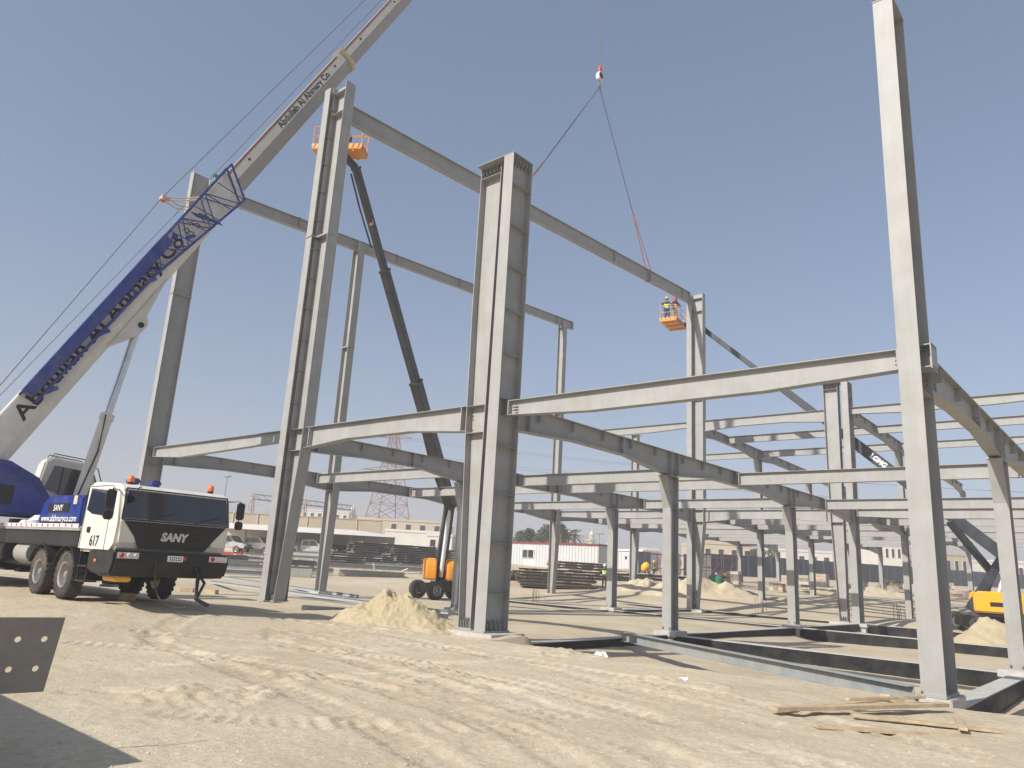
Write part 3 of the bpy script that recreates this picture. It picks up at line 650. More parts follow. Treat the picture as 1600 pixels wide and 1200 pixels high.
b = MB(); b.bb((2.9, -.24, 1.0), (2.918, .12, 1.13)); pl = b.build('number_plate', 'letter_white', bum)
b = MB()
for r in range(2):
    for k in range(6): b.bb((2.9185, -.2+k*.05, 1.025+r*.05), (2.9195, -.17+k*.05, 1.055+r*.05))
b.build('plate_characters', 'letter_black', pl, kind='stuff')
b = MB(); b.bb((2.9, .125, 1.04), (2.925, .19, 1.12)); b.build('red_reflector', 'letter_red', bum)
b = MB(); b.bb((1.9, yl-.045, .92), (2.0, yl-.03, .98)); b.build('side_reflector', 'beacon', bum)
# side window, door lines, handle, steps
b = MB(); b.loop2([(x, yl-.006, z) for x, z in ((.86, 2.08), (1.2, 1.98), (1.98, 1.93), (2.14, 2.05), (2.1, 2.5), (.95, 2.58))], [(x, yl+.02, z) for x, z in ((.86, 2.08), (1.2, 1.98), (1.98, 1.93), (2.14, 2.05), (2.1, 2.5), (.95, 2.58))]); b.build('door_window', 'glass', cab)
b = MB(); b.bb((2.16, yl-.008, 1.95), (2.4, yl+.01, 2.5)); b.build('quarter_window', 'glass', cab)
b = MB()
for p, q in (((.8, 1.14), (.8, 2.62)), ((2.2, 1.14), (2.2, 2.6)), ((.8, 2.62), (2.2, 2.62))): b.bar((p[0], yl-.0025, p[1]), (q[0], yl-.0025, q[1]), .008, .014)
b.build('door_gap', 'black', cab)
b = MB(); b.bb((1.12, yl-.03, 1.55), (1.28, yl+.01, 1.68)); b.build('door_handle', 'black', cab, bevel=.01)
text('617', .33, (1.6, yl-.004, 1.36), (1, 0, 0), (0, -1, 0), 'letter_black', cab, bold=.006, width=.5)
for k in range(2):
    b = MB(); b.bb((.95, yl-.03, .45+k*.33), (1.5, yl+.25, .49+k*.33)); b.bb((.96, yl-.0, .49+k*.33), (.99, yl+.03, .83+k*.33)); b.bb((1.46, yl, .49+k*.33), (1.49, yl+.03, .83+k*.33)); b.build('step', 'black', CR)
# mirrors
for sy, yy, k in ((-1, yl, 0), (1, yr, 1)):
    b = MB(); b.path([(2.5, yy, 2.5), (2.72, yy+sy*.22, 2.52), (2.72, yy+sy*.22, 1.85)], .016); mr = b.build('mirror_arm', 'black', cab)
    b = MB(); b.box((2.72, yy+sy*.24, 2.28), (.1, .2, .42)); b.build('mirror', 'black', mr, bevel=.03)
    b = MB(); b.box((2.72, yy+sy*.24, 1.93), (.1, .2, .2)); b.build('mirror', 'black', mr, bevel=.03)
b = MB(); b.path([(2.6, -1.05, 2.56), (2.88, -1.08, 2.6), (2.95, -1.08, 2.5)], .012); mr = b.build('mirror_arm', 'black', cab)
b = MB(); b.lathe([(.001, -.03), (.1, -.02), (.12, 0), (.001, .03)], (2.95, -1.08, 2.45), (.5, .3, 1), 12); b.build('mirror', 'black', mr, smooth=True)
# beacons
for y in (-1.05, .9):
    b = MB(); b.lathe([(.07, 0), (.07, .05)], (2.2, y, 2.68), (0, 0, 1), 12); bs = b.build('beacon_base', 'black', cab)
    b = MB(); b.lathe([(.075, .05), (.08, .1), (.065, .17), (.03, .2), (.001, .205)], (2.2, y, 2.68), (0, 0, 1), 14); b.build('beacon', 'beacon', bs, smooth=True)
for y in (-.75, -.25):
    b = MB(); b.box((1.6, y, 2.8), (.34, .22, .14)); b.build('roof_horn', 'crane_blue', cab, bevel=.03)
# wheels and mudguards
for x in (0, -1.73, -6.6, -8.0):
    for sy, yy in ((-1, yl+.2), (1, yr-.2)): wheel(CR, (x, yy, .55), (0, sy, 0), .55, .34, .3)
for x in (0, -1.73):
    b = MB()
    a = [(x+.72*math.cos(t), .55+.68*math.sin(t)) for t in np.linspace(.35, 2.8, 9)]
    for p, q in zip(a, a[1:]):
        b.bar((p[0], yl+.22, p[1]), (q[0], yl+.22, q[1]), .42, .02, up=(0, 0, 1))
    b.build('mudguard', 'black', CR)
for x in (0, -1.73, -6.6, -8.0):
    b = MB(); b.tube((x, yl+.3, .55), (x, yr-.3, .55), .1, n=10); b.box((x, yc, .55), (.5, .5, .4)); b.build('axle', 'black', CR)
# fuel tank, boxes, outrigger housings
b = MB(); b.tube((-3.9, yl+.35, .98), (-2.85, yl+.35, .98), .3, n=16); b.build('fuel_tank', 'boom_grey', CR, smooth=True)
for x in (-4.9, -10.2):
    b = MB(); b.bb((x-.3, yl+.02, .75), (x+.3, yr-.02, 1.18)); o_ = b.build('outrigger_box', 'black', CR, bevel=.02)
    for yy in (yl-.55, yr+.55):
        b = MB(); b.tube((x, yy, .16), (x, yy, 1.25), .1, n=12); b.lathe([(.3, .0), (.3, .05), (.12, .12)], (x, yy, .04), (0, 0, 1), 16); b.bar((x, yy, .97), (x, yy+(.6 if yy < 0 else -.6), .97), .28, .28); b.build('outrigger_jack', 'boom_grey', CR)
# front hose and tow bar
b = MB(); b.path([(2.9, -.48, 1.0), (2.93, -.48, .75), (2.97, -.46, .5), (3.03, -.4, .28), (3.12, -.3, .12), (3.26, -.16, .04), (3.42, -.03, .02), (3.55, .05, .05)], .024, 8); b.build('hose', 'rubber', CR, smooth=True)
b = MB(); b.path([(2.85, .62, .9), (3.0, .5, .6), (3.15, .45, .2), (3.3, .7, .06)], .045, 8); b.path([(2.85, .45, .9), (3.05, .65, .55), (3.15, .45, .2)], .035, 8); b.build('tow_linkage', 'black', CR, smooth=True)
b = MB(); b.box((2.35, -1.05, .58), (.7, .35, .12)); b.build('lower_lamp_guard', 'yellow', bum, bevel=.03)
# ---- superstructure: frame s (boom heading), w (right), z
TC = V((-13.0, -6.1, 0)); TIP = V((-10.2, 18.77, 56.0))
SD = V((TIP.x-TC.x, TIP.y-TC.y, 0)).normalized(); WD = V((SD.y, -SD.x, 0))
def SP(s, w, z): return TC+SD*s+WD*w+V((0, 0, z))-TO
def sprism(pts, w0, w1): b = MB(); b.loop2([SP(s, w0, z) for s, z in pts], [SP(s, w1, z) for s, z in pts]); return b
b = MB(); b.lathe([(.95, 1.9), (.95, 2.2)], TC-V((TO.x, TO.y, TO.z)), (0, 0, 1), 28); b.build('slewing_ring', 'black', CR, smooth=True)
for w0, w1 in ((.42, .52), (-.52, -.42)):
    sprism([(-3.1, 2.25), (.1, 2.25), (.0, 2.75), (-.5, 3.45), (-1.3, 3.86), (-2.7, 3.95), (-3.2, 3.4)], w0, w1).build('turret_plate', 'crane_blue', CR, bevel=.015)
t_ = sprism([(-3.4, 2.3), (-.3, 2.3), (-.35, 2.75), (-.85, 3.3), (-1.6, 3.62), (-2.9, 3.6), (-3.4, 3.2)], .54, 1.3).build('turret_cover', 'crane_blue', CR, bevel=.07)
sprism([(-2.6, 2.55), (-1.2, 2.55), (-1.2, 3.1), (-2.6, 3.1)], 1.3, 1.31).build('vent_panel', 'black', t_)
sprism([(-4.4, 1.75), (-3.2, 1.75), (-3.2, 3.3), (-4.4, 3.1)], -1.35, 1.35).build('counterweight', 'crane_blue', CR, bevel=.06)
b = MB(); b.tube(SP(-2.6, -.38, 3.7), SP(-2.6, .38, 3.7), .38, n=18); b.build('winch_drum', 'rope', CR, smooth=True)
# operator cab on the far side
sprism([(-.2, 2.25), (1.9, 2.25), (1.9, 2.5), (-.2, 2.5)], -.5, .5).build('turret_base', 'crane_blue', CR)
cp = [(-.42, 2.3), (1.4, 2.3), (1.55, 2.6), (1.5, 3.3), (1.15, 4.12), (0, 4.26), (-.2, 4.1)]
oc = sprism(cp, -1.62, -.68).build('operator_cab', 'crane_white', CR, bevel=.06, smooth=True)
sprism([(-.1, 3.22), (.5, 3.0), (1.25, 2.95), (1.32, 3.3), (1.05, 3.88), (.08, 3.98)], -.682, -.672).build('side_window', 'glass', oc)
sprism([(1.38, 2.5), (1.57, 2.62), (1.52, 3.3), (1.2, 4.0), (1.16, 4.0), (1.4, 3.2)], -1.58, -.72).build('front_window', 'glass_blue', oc)
sprism([(.3, 3.08), (.34, 3.07), (.36, 3.94), (.32, 3.94)], -.676, -.664).build('window_bar', 'black', oc)
b = MB()
for w in (-1.5, -.8): b.path([SP(.0, w, 4.22), SP(.02, w, 4.36), SP(1.0, w, 4.28), SP(1.1, w, 4.1)], .018)
b.path([SP(1.05, -.72, 4.18), SP(1.35, -.66, 4.0), SP(1.62, -.66, 3.3), SP(1.64, -.66, 2.6)], .018); b.build('guard_rail', 'black', oc)
# boom: axis through (s, z) with direction BA
B0 = (-2.30, 3.13); BA2 = (.4583, .8888)
def BP(l, w, v): # l along boom, w right, v up-back (perpendicular)
    s = B0[0]+BA2[0]*l-BA2[1]*v; z = B0[1]+BA2[1]*l+BA2[0]*v; return SP(s, w, z)
BAX = (BP(1, 0, 0)-BP(0, 0, 0)).normalized(); BV = (BP(0, 0, 1)-BP(0, 0, 0)).normalized()
def bsec(l0, l1, w, h, m, nm, k=.32):
    e = -.22 if l0 < 5 else .0; g_ = .28 if l0 < 5 else .14
    tq = .5 if l0 < 5 else .30
    c = [(-w*tq, h/2), (w*tq, h/2), (w/2, h*e), (w*g_, -h/2), (-w*g_, -h/2), (-w/2, h*e)]
    b = MB(); b.loop2([BP(l0, x, y) for x, y in c], [BP(l1, x, y) for x, y in c]); return b.build(nm, m, CR, bevel=.03)
BL = (TIP.z-B0[1])/BA2[1]
secs = [(-.4, 13.6, .80, 1.02, 'crane_white'), (13.6, 22.45, .70, .88, 'boom_grey'), (22.45, 33, .60, .77, 'boom_grey'), (33, 45, .52, .66, 'boom_grey'), (45, BL-.6, .44, .56, 'boom_grey')]
SEC = [bsec(*s, 'boom_section') for s in secs]
for (l0, l1, w, h, m), so_ in zip(secs, SEC):
    b = MB(); b.loop2([BP(l1-.16, x, y) for x, y in ((-w/2-.05, h/2+.06), (w/2+.05, h/2+.06), (w/2+.05, -h*.24), (w*.3, -h/2-.06), (-w*.3, -h/2-.06), (-w/2-.05, -h*.24))], [BP(l1+.03, x, y) for x, y in ((-w/2-.05, h/2+.06), (w/2+.05, h/2+.06), (w/2+.05, -h*.24), (w*.3, -h/2-.06), (-w*.3, -h/2-.06), (-w/2-.05, -h*.24))]); b.build('collar', 'tan_light' if l0 > 10 else m, so_, bevel=.02)
for l0, l1, w, h, k in ((13.6, 22.3, .70, .88, 1), (22.5, 33, .60, .77, 2)):
    for t in np.arange(l0+1.3, l1, 3.3):
        b = MB(); b.tube(BP(t, w/2-.088*w-.03, h*.22), BP(t, w/2-.088*w+.012, h*.22), .06, n=10); b.build('pin_hole', 'black', SEC[k])
    b = MB(); b.bar(BP(l0+.1, w*.32+.004, h*.45), BP(l1-.3, w*.32+.004, h*.45), .03, .05, up=tuple(BV)); b.build('red_stripe', 'sling', SEC[k])
text('Abdullah Al Ahmary Co', .62, BP(6.3, .403, .10), BAX, WD, 'letter_black', SEC[0], bold=.012, width=8.1)
TN = (WD*.44+BV*.14).normalized()
text('Abdullah Al Ahmary Co', .36, BP(19.0, .35-.14*(.2/.44)+.004, .2), BAX, TN, 'letter_black', SEC[1], bold=.008, width=3.9)
b = MB(); b.lathe([(.28, -.3), (.28, .3)], BP(BL-.2, 0, 0), tuple(WD), 18); b.bar(BP(BL-1, 0, 0), BP(BL+.1, 0, 0), .5, .5); b.build('boom_head', 'crane_blue', CR, smooth=True)
# cylinder lug, luffing cylinder
def BLine(l, v, w0, w1): return BP(l, w0, v), BP(l, w1, v)
lug = MB(); lug.loop2([BP(l, -.3, v) for l, v in ((5.6, -.45), (6.6, -.95), (7.1, -.98), (7.35, -.75), (8.9, -.45))], [BP(l, .3, v) for l, v in ((5.6, -.45), (6.6, -.95), (7.1, -.98), (7.35, -.75), (8.9, -.45))]); lug.build('cylinder_lug', 'crane_white', SEC[0], bevel=.02)
b = MB(); b.tube(BP(6.93, -.34, -.8), BP(6.93, .34, -.8), .1, n=12); b.build('lug_pin', 'black', SEC[0])
c0 = SP(.72, 0, 2.5); c1 = BP(6.93, 0, -.8); cm = c0.lerp(c1, .5)
b = MB(); b.tube(c0, cm, .19, n=18); b.tube(cm-(cm-c0).normalized()*.15, cm+(cm-c0).normalized()*.06, .225, n=18); cy = b.build('luffing_cylinder', 'crane_white', CR, smooth=True)
b = MB(); b.tube(cm, c1, .125, n=16); b.build('cylinder_rod', 'chrome', cy, smooth=True)
b = MB(); b.path([c0+V((.16, -.12, .2)), cm+V((.2, -.15, -1.2)), cm+V((.2, -.12, 0))], .025); b.build('hydraulic_hose', 'black', cy)
# stowed lattice jib on the camera side
W0, W1 = .50, .95
tch = lambda l: .46; bch = lambda l: (.02 if l < 5 else -.02-.042*(l-5))
b = MB()
for w in (W0, W1):
    b.bar(BP(2.8, w, .50), BP(13.75, w, .58), .07, .07); b.bar(BP(2.8, w, .05), BP(8.5, w, -.05), .06, .06); b.bar(BP(8.5, w, -.05), BP(13.0, w, -.58), .07, .07)
jc = b.build('jib_chord', 'crane_blue', CR)
nseg = 8; ls = [7.3+k*.68 for k in range(nseg+1)]
def tb(l): return .50+(l-3)*.0067
def bb_(l): return -.05-(l-8.5)*.118 if l > 8.5 else .05-(l-3)*.0167
for w in (W0, W1):
    for k in range(nseg):
        a, c = ls[k], ls[k+1]
        b = MB(); b.tube(BP(a, w, tb(a) if k % 2 else bb_(a)), BP(c, w, bb_(c) if k % 2 else tb(c)), .022, n=6); b.build('jib_brace', 'crane_blue', jc)
for k, l in enumerate(ls):
    b = MB(); b.tube(BP(l, W0, tb(l)), BP(l, W1, tb(l)), .02, n=6); b.tube(BP(l, W0, bb_(l)), BP(l, W1, bb_(l)), .02, n=6); b.tube(BP(l, W1, tb(l)), BP(l+.25, W1, bb_(l+.25)), .018, n=6); b.build('jib_brace', 'crane_blue', jc)
b = MB(); b.bar(BP(13.75, W1, .58), BP(13.0, W1, -.58), .06, .06); b.bar(BP(13.75, W0, .58), BP(13.0, W0, -.58), .06, .06); b.build('jib_end_frame', 'crane_blue', jc)
# solid inner jib box
b = MB(); b.loop2([BP(2.9, w, v) for w, v in ((W0+.04, .56), (W1+.04, .56), (W1+.04, .2), (W0+.04, .2))], [BP(9.8, w, v) for w, v in ((W0+.04, .62), (W1+.04, .62), (W1+.04, .24), (W0+.04, .24))]); b.build('jib_box', 'crane_blue', CR, bevel=.03)
b = MB(); b.loop2([BP(11.1, w, v) for w, v in ((W1+.0, .5), (W1+.05, .5), (W1+.05, .25), (W1, .25))], [BP(11.55, w, v) for w, v in ((W1, -.35), (W1+.05, -.35), (W1+.05, -.6), (W1, -.6))]); b.build('jib_bracket', 'crane_blue', jc)
for l in (3.2, 5.6, 8.0, 10.2):
    b = MB(); b.bar(BP(l, .38, .3), BP(l, W0+.02, .3), .18, .2); b.build('jib_bracket', 'crane_blue', jc); b = MB(); b.bar(BP(l, W1, .02), BP(l+.3, W1+.03, -.12), .1, .12); b.build('jib_bracket', 'crane_blue', jc)
for k, (ch, m_) in enumerate((('R', 'letter_black'), ('S', 'letter_red'), ('A', 'letter_black'))):
    text(ch, .5, BP(10.75+k*.42, .404, .05), BAX, WD, m_, SEC[0], bold=-.004)
# rope guide arm on boom back, ropes
b = MB()
for w in (-.15, .15): b.path([BP(12.4, w, .45), BP(11.85, w, .85), BP(11.3, w, 1.35)], .028, 6); b.path([BP(11.7, w, .5), BP(11.4, w, .85), BP(11.3, w, 1.35)], .024, 6)
b.box(BP(11.3, 0, 1.35), (.26, .26, .16)); b.build('rope_guide', 'pinkish', CR)
b = MB(); b.lathe([(.1, -.05), (.1, .05)], BP(11.25, 0, 1.36), tuple(WD), 14); b.build('rope_sheave', 'hook_red', CR)
b = MB(); b.path([SP(-2.9, .12, 4.0), BP(11.2, .05, 1.44), BP(BL-.2, .05, .42)], .016, 5); b.path([SP(-2.8, -.1, 4.05), BP(13, -.1, .72), BP(BL-.2, -.1, .38)], .013, 5); b.build('hoist_rope', 'rope', CR)
for l, v in ((13.4, .68),):
    b = MB(); b.tube(BP(l, .1, .5), BP(l, .1, v), .03, n=6); b.box(BP(l, .1, v), (.16, .16, .08)); b.build('hose_reel', 'green_tarp', CR)
# ------------------------------------------------------------------ hook block, rope and slings
HK = V((-10.2, 18.75, 31.2))
hb = thing('hook_block', 'small red and white crane hook block hanging above the roof beam', 'hook block', HK)
b = MB()
for dx in (-.05, .05): b.tube((dx, 0, .55), (dx*.5, 0, TIP.z-.3-HK.z), .017, n=5)
b.build('fall_rope', 'rope', hb)
b = MB(); b.prism([(-.12, -.22, .05), (-.12, .22, .05), (-.12, .28, .35), (-.12, .12, .62), (-.12, -.12, .62), (-.12, -.28, .35)], (.24, 0, 0)); b.build('cheek_plate', 'plastic_white', hb, bevel=.03)
b = MB(); b.lathe([(.2, -.13), (.2, .13)], (0, 0, .34), (1, 0, 0), 18); b.build('sheave', 'black', hb)
b = MB(); b.lathe([(.09, .6), (.13, .75), (.1, 1.0), (.03, 1.1)], (0, 0, 0), (0, 0, 1), 12); b.build('ball_weight', 'hook_red', hb, smooth=True)
b = MB(); b.path([(0, 0, .06), (0, 0, -.15), (0, .1, -.3), (0, .13, -.42), (0, .02, -.52), (0, -.12, -.44), (0, -.13, -.34)], .05, 8); b.build('hook', 'steel_dark', hb, smooth=True)
hp = HK+V((0, 0, -.44))
for (y, z), lb in (((11.8, 20.2), 'left lifting sling running from the crane hook down behind the nearest twin column'), ((24.9, 20.8), 'right lifting sling running from the crane hook to the far part of the roof beam')):
    e = V((-10.245, y, z)); th = thing('lifting_sling', lb, 'sling', e, group='lifting slings'); q = e+(hp-e)*.33
    b = MB(); b.tube(hp-e, q-e, .03, n=6); b.build('wire', 'rope', th)
    b = MB(); b.bar(e+V((.16, 0, .12))-e, q-e, .06, .02); b.bar(V((-.16, 0, .12)), q-e, .06, .02)
    for sx in (-1, 1): b.bar((sx*.165, 0, .14), (sx*.165, 0, -.78), .10, .012, up=(1, 0, 0))
    b.bar((-.18, 0, -.79), (.18, 0, -.79), .1, .012); b.build('webbing', 'sling', th)
# timber blocks under the crane front
for k, (px, py) in enumerate(((198, 937), (330, 928), (292, 925))):
    p = hit(px, py); b = MB(); b.box((0, 0, .05), (.5, .22, .22), Matrix.Rotation(.4*k, 3, 'Z')); tag(b.build('timber_block', 'wood', loc=(p.x, p.y, gz(p.x, p.y)), bevel=.01), ['pale timber block under the crane front wheels', 'brown timber block right of the crane bumper', 'middle timber block below the tow linkage'][k], 'timber block', 'timber blocks')
# ------------------------------------------------------------------ people
def skin_mesh(name, verts, edges, radii, m, parent, sub=2, root=0):
    me = bpy.data.meshes.new(name); me.from_pydata([tuple(v) for v in verts], edges, [])
    o = bpy.data.objects.new(name, me); COL.objects.link(o)
    md = o.modifiers.new('skin', 'SKIN'); md.use_smooth_shade = True
    sv = me.skin_vertices[0].data
    for i, r in enumerate(radii): sv[i].radius = (r, r) if not isinstance(r, tuple) else r
    sv[root].use_root = True
    sd = o.modifiers.new('sub', 'SUBSURF'); sd.levels = sub; sd.render_levels = sub
    dg = bpy.context.evaluated_depsgraph_get(); nm = bpy.data.meshes.new_from_object(o.evaluated_get(dg)); bpy.data.objects.remove(o, do_unlink=True); bpy.data.meshes.remove(me)
    nm.materials.clear(); nm.materials.append(MT[m]); nm.name = name; nm.polygons.foreach_set('use_smooth', [True]*len(nm.polygons))
    r = bpy.data.objects.new(name, nm); COL.objects.link(r); r.parent = parent; return r
def person(loc, rz, label, vest='vest', hat='helmet_yellow', trousers='denim', arms=((.28, .25, 1.12), (.30, .42, 1.02)), lean=.0, hatkind='helmet', group='workers', step=.0):
    """local +y is the facing direction; arms = (elbow/hand) targets for left and right given as hand points (x out, y fwd, z)"""
    th = thing('person', label, 'person', loc, rz, group)
    P = {}; vs = []; es = []; rs = []
    def add(n, p, r, link=None):
        P[n] = len(vs); vs.append(V(p)); rs.append(r)
        if link is not None: es.append((P[link], P[n]))
    add('pel', (0, 0, .93), (.15, .11)); add('sp', (0, lean*.4, 1.12), (.14, .10), 'pel'); add('ch', (0, lean, 1.32), (.165, .115), 'sp'); add('nk', (0, lean*1.15, 1.46), (.065, .06), 'ch'); add('hd', (0, lean*1.25+.01, 1.56), (.08, .09), 'nk'); add('hd2', (0, lean*1.3+.012, 1.68), (.078, .09), 'hd')
    for sx, (hx, hy, hz), s_ in ((-1, arms[0], 'l'), (1, arms[1], 'r')):
        add('sh'+s_, (sx*.19, lean, 1.40), .065, 'ch'); el = V((sx*(hx*.55+.16), lean+hy*.35-.04, (1.40+hz)/2-.06)); add('el'+s_, el, .047, 'sh'+s_)
        hand = V((sx*hx, lean+hy, hz)); add('wr'+s_, hand, .034, 'el'+s_); d = (hand-el).normalized(); sd = d.cross(Z_).normalized()
        add('pm'+s_, hand+d*.07, (.042, .022), 'wr'+s_)
        for f in range(4): 
            k = (f-1.5)*.021; l = (.075, .085, .08, .062)[f]; add(f'f{f}{s_}', hand+d*(.085+l*.5)+sd*k, .0095, 'pm'+s_); add(f'g{f}{s_}', hand+d*(.08+l*.9)+sd*k-V((0, 0, .02)), .008, f'f{f}{s_}')
        add('th'+s_, hand+d*.06-sd*sx*.05, .011, 'pm'+s_)
    for sx, s_ in ((-1, 'l'), (1, 'r')):
        f = step*sx
        add('hp'+s_, (sx*.095, 0, .88), .095, 'pel'); add('kn'+s_, (sx*.11, .04+f*.5, .50), .062, 'hp'+s_); add('an'+s_, (sx*.12, f, .1), .045, 'kn'+s_); add('ft'+s_, (sx*.13, .15+f, .045), .04, 'an'+s_)
    skin_mesh('body', vs, es, rs, 'skin', th)
    # clothing shells
    def shell(nm, names, links, grow, m): 
        idx = {n: i for i, n in enumerate(names)}
        rr = [tuple(k+grow for k in rs[P[n]]) if isinstance(rs[P[n]], tuple) else (rs[P[n]]+grow,)*2 for n in names]
        return skin_mesh(nm, [vs[P[n]] for n in names], [(idx[a], idx[b]) for a, b in links], rr, m, th)
    shell('trousers', ['pel', 'hpl', 'knl', 'anl', 'hpr', 'knr', 'anr'], [('pel', 'hpl'), ('hpl', 'knl'), ('knl', 'anl'), ('pel', 'hpr'), ('hpr', 'knr'), ('knr', 'anr')], .022, trousers)
    shell('shirt', ['ch', 'shl', 'ell', 'wrl', 'shr', 'elr', 'wrr'], [('ch', 'shl'), ('shl', 'ell'), ('ell', 'wrl'), ('ch', 'shr'), ('shr', 'elr'), ('elr', 'wrr')], .012, 'dark_cloth')
    ve = shell('vest', ['pel', 'sp', 'ch', 'shl', 'shr'], [('pel', 'sp'), ('sp', 'ch'), ('ch', 'shl'), ('ch', 'shr')], .03, vest)
    for z in (1.06, 1.2):
        b = MB(); n = 20; k = (z-.93)/.39
        ring = lambda zz, g: [(math.cos(2*math.pi*i/n)*(.188+g), math.sin(2*math.pi*i/n)*(.148+g)+lean*k, zz) for i in range(n)]
        b.loop2(ring(z-.025, 0), ring(z+.025, 0), caps=False); b.build('reflective_band', 'reflect', ve)
    for sx in (-1, 1):
        f = step*sx; b = MB(); b.box((sx*.125, .06+f, .05), (.11, .28, .1)); b.build('boot', 'dark_cloth', th, bevel=.03)
    hx = vs[P['hd2']]
    if hatkind == 'helmet':
        b = MB(); b.lathe([(.155, -.03), (.15, -.015), (.125, -.01), (.122, .05), (.09, .11), (.001, .135)], hx+V((0, .012, .03)), (0, -.1, 1), 18); b.build('helmet', hat, th, smooth=True)
    else:
        b = MB(); b.lathe([(.13, -.2), (.135, -.08), (.12, .03), (.085, .1), (.001, .125)], hx+V((0, -.015, .02)), (0, .1, 1), 16); b.build('headscarf', hat, th, smooth=True)
    # face: nose, eyes, mouth
    b = MB(); b.prism([(-.014, .088, -.05), (.014, .088, -.05), (0, .122, -.045)], (0, -.006, .05)); b.v = [tuple(V(p)+hx) for p in b.v]; b.build('nose', 'skin', th)
    for sx in (-1, 1):
        b = MB(); b.lathe([(.001, -.012), (.012, 0), (.001, .012)], hx+V((sx*.032, .088, -.005)), (0, 1, 0), 8); b.build('eye', 'letter_black', th)
        b = MB(); b.lathe([(.001, -.012), (.028, 0), (.001, .012)], hx+V((sx*.09, 0, -.04)), (1, 0, 0), 8); b.build('ear', 'skin', th)
    return th
# ------------------------------------------------------------------ boom lifts
def platform(th, c, yawv, m='orange', Lx=2.44, Wy=.95):
    """work platform: floor tray, toe boards with hazard stripes, rails; c = floor centre in local coords of th"""
    ux = V((math.cos(yawv), math.sin(yawv), 0)); uy = V((-ux.y, ux.x, 0)); c = V(c)
    R = Matrix((ux, uy, Z_)).transposed()
    b = MB(); b.box(c+V((0, 0, -.05)), (Lx, Wy, .1), R); fl = b.build('platform_floor', m, th, bevel=.02)
    for k in range(3):
        b = MB(); b.box(c+ux*(k-1)*.8+V((0, 0, -.135)), (.1, Wy*.9, .07), R); b.build('floor_rib', m, fl)
    for sg, l, o_ in ((1, Lx, uy*Wy/2), (-1, Lx, -uy*Wy/2)):
        b = MB(); b.box(c+o_+V((0, 0, .08)), (Lx+.02, .025, .2), R); tb_ = b.build('toe_board', m, th)
        for k in range(9):
            x = -Lx/2+.14+k*(Lx-.28)/8; p = c+o_+uy*sg*.0145+ux*x+V((0, 0, .08)); q = MB(); q.loop2([p+ux*a+V((0, 0, z)) for a, z in ((-.07, -.09), (-.01, -.09), (.07, .09), (.01, .09))], [p+uy*sg*.004+ux*a+V((0, 0, z)) for a, z in ((-.07, -.09), (-.01, -.09), (.07, .09), (.01, .09))]); q.build('hazard_stripe', 'black', tb_)
    for sg in (1, -1):
        p0 = c+ux*sg*Lx/2; b = MB(); b.box(p0+V((0, 0, .08)), (.025, Wy, .2), R); tb_ = b.build('toe_board', m, th)
        for k in range(4):
            y = -Wy/2+.14+k*(Wy-.28)/3; p = p0+ux*sg*.0145+uy*y+V((0, 0, .08)); q = MB(); q.loop2([p+uy*a+V((0, 0, z)) for a, z in ((-.07, -.09), (-.01, -.09), (.07, .09), (.01, .09))], [p+ux*sg*.004+uy*a+V((0, 0, z)) for a, z in ((-.07, -.09), (-.01, -.09), (.07, .09), (.01, .09))]); q.build('hazard_stripe', 'black', tb_)
    cs = [c+ux*sx*Lx/2*.98+uy*sy*Wy/2*.96 for sx, sy in ((-1,-1),(0,-1),(1,-1),(1,1),(0,1),(-1,1))]
    for z in (.58, 1.1):
        for a, e in zip(cs, cs[1:]+cs[:1]):
            b = MB(); b.tube(a+V((0, 0, z)), e+V((0, 0, z)), .02, n=6); b.build('guard_rail', m, th)
    for a in cs: b = MB(); b.tube(a, a+V((0, 0, 1.1)), .02, n=6); b.build('rail_post', m, th)
    b = MB(); b.box(c+uy*Wy/2*.8+V((0, 0, 1.0)), (.7, .25, .3), R); b.build('control_box', 'black', th, bevel=.02)
    b = MB(); b.box(c-ux*.3-uy*.2+V((0, 0, .25)), (.8, .4, .45), R)
    return fl
def chassis(th, c, hd, m='orange', tw_=2.0, wb=2.5, R=.52):
    """c on the ground between axles, hd heading angle (local frame of th)"""
    u = V((math.cos(hd), math.sin(hd), 0)); v = V((-u.y, u.x, 0)); c = V(c); Rm = Matrix((u, v, Z_)).transposed()
    b = MB(); b.box(c+V((0, 0, .72)), (wb+.5, 1.0, .42), Rm); b.box(c+V((0, 0, .95)), (1.4, 1.3, .16), Rm); b.build('chassis', 'black', th, bevel=.05)
    for sx in (-1, 1):
        b = MB(); b.tube(c+u*sx*wb/2-v*tw_/2+V((0, 0, R)), c+u*sx*wb/2+v*tw_/2+V((0, 0, R)), .13, n=10); b.box(c+u*sx*wb/2+V((0, 0, R+.05)), (.42, 1.2, .4), Rm); b.build('axle', 'black', th)
        for sy in (-1, 1): wheel(th, c+u*sx*wb/2+v*sy*(tw_/2+.02)+V((0, 0, R)), v*sy, R, .38, .27, tread=20)
def boomtube(th, p0, p1, secs, m, nm='boom_section'):
    """telescoping box sections: secs = [(t0, t1, w, h)]"""
    p0 = V(p0); p1 = V(p1); out = []
    for t0, t1, w, h in secs:
        b = MB(); b.bar(p0.lerp(p1, t0), p0.lerp(p1, t1), w, h); o = b.build(nm, m, th, bevel=.03); out.append(o)
        b = MB(); q = (p1-p0).normalized()*.09; b.bar(p0.lerp(p1, t1)-q, p0.lerp(p1, t1)+q*.3, w+.05, h+.05); b.build('collar', m, o, bevel=.01)
    return out
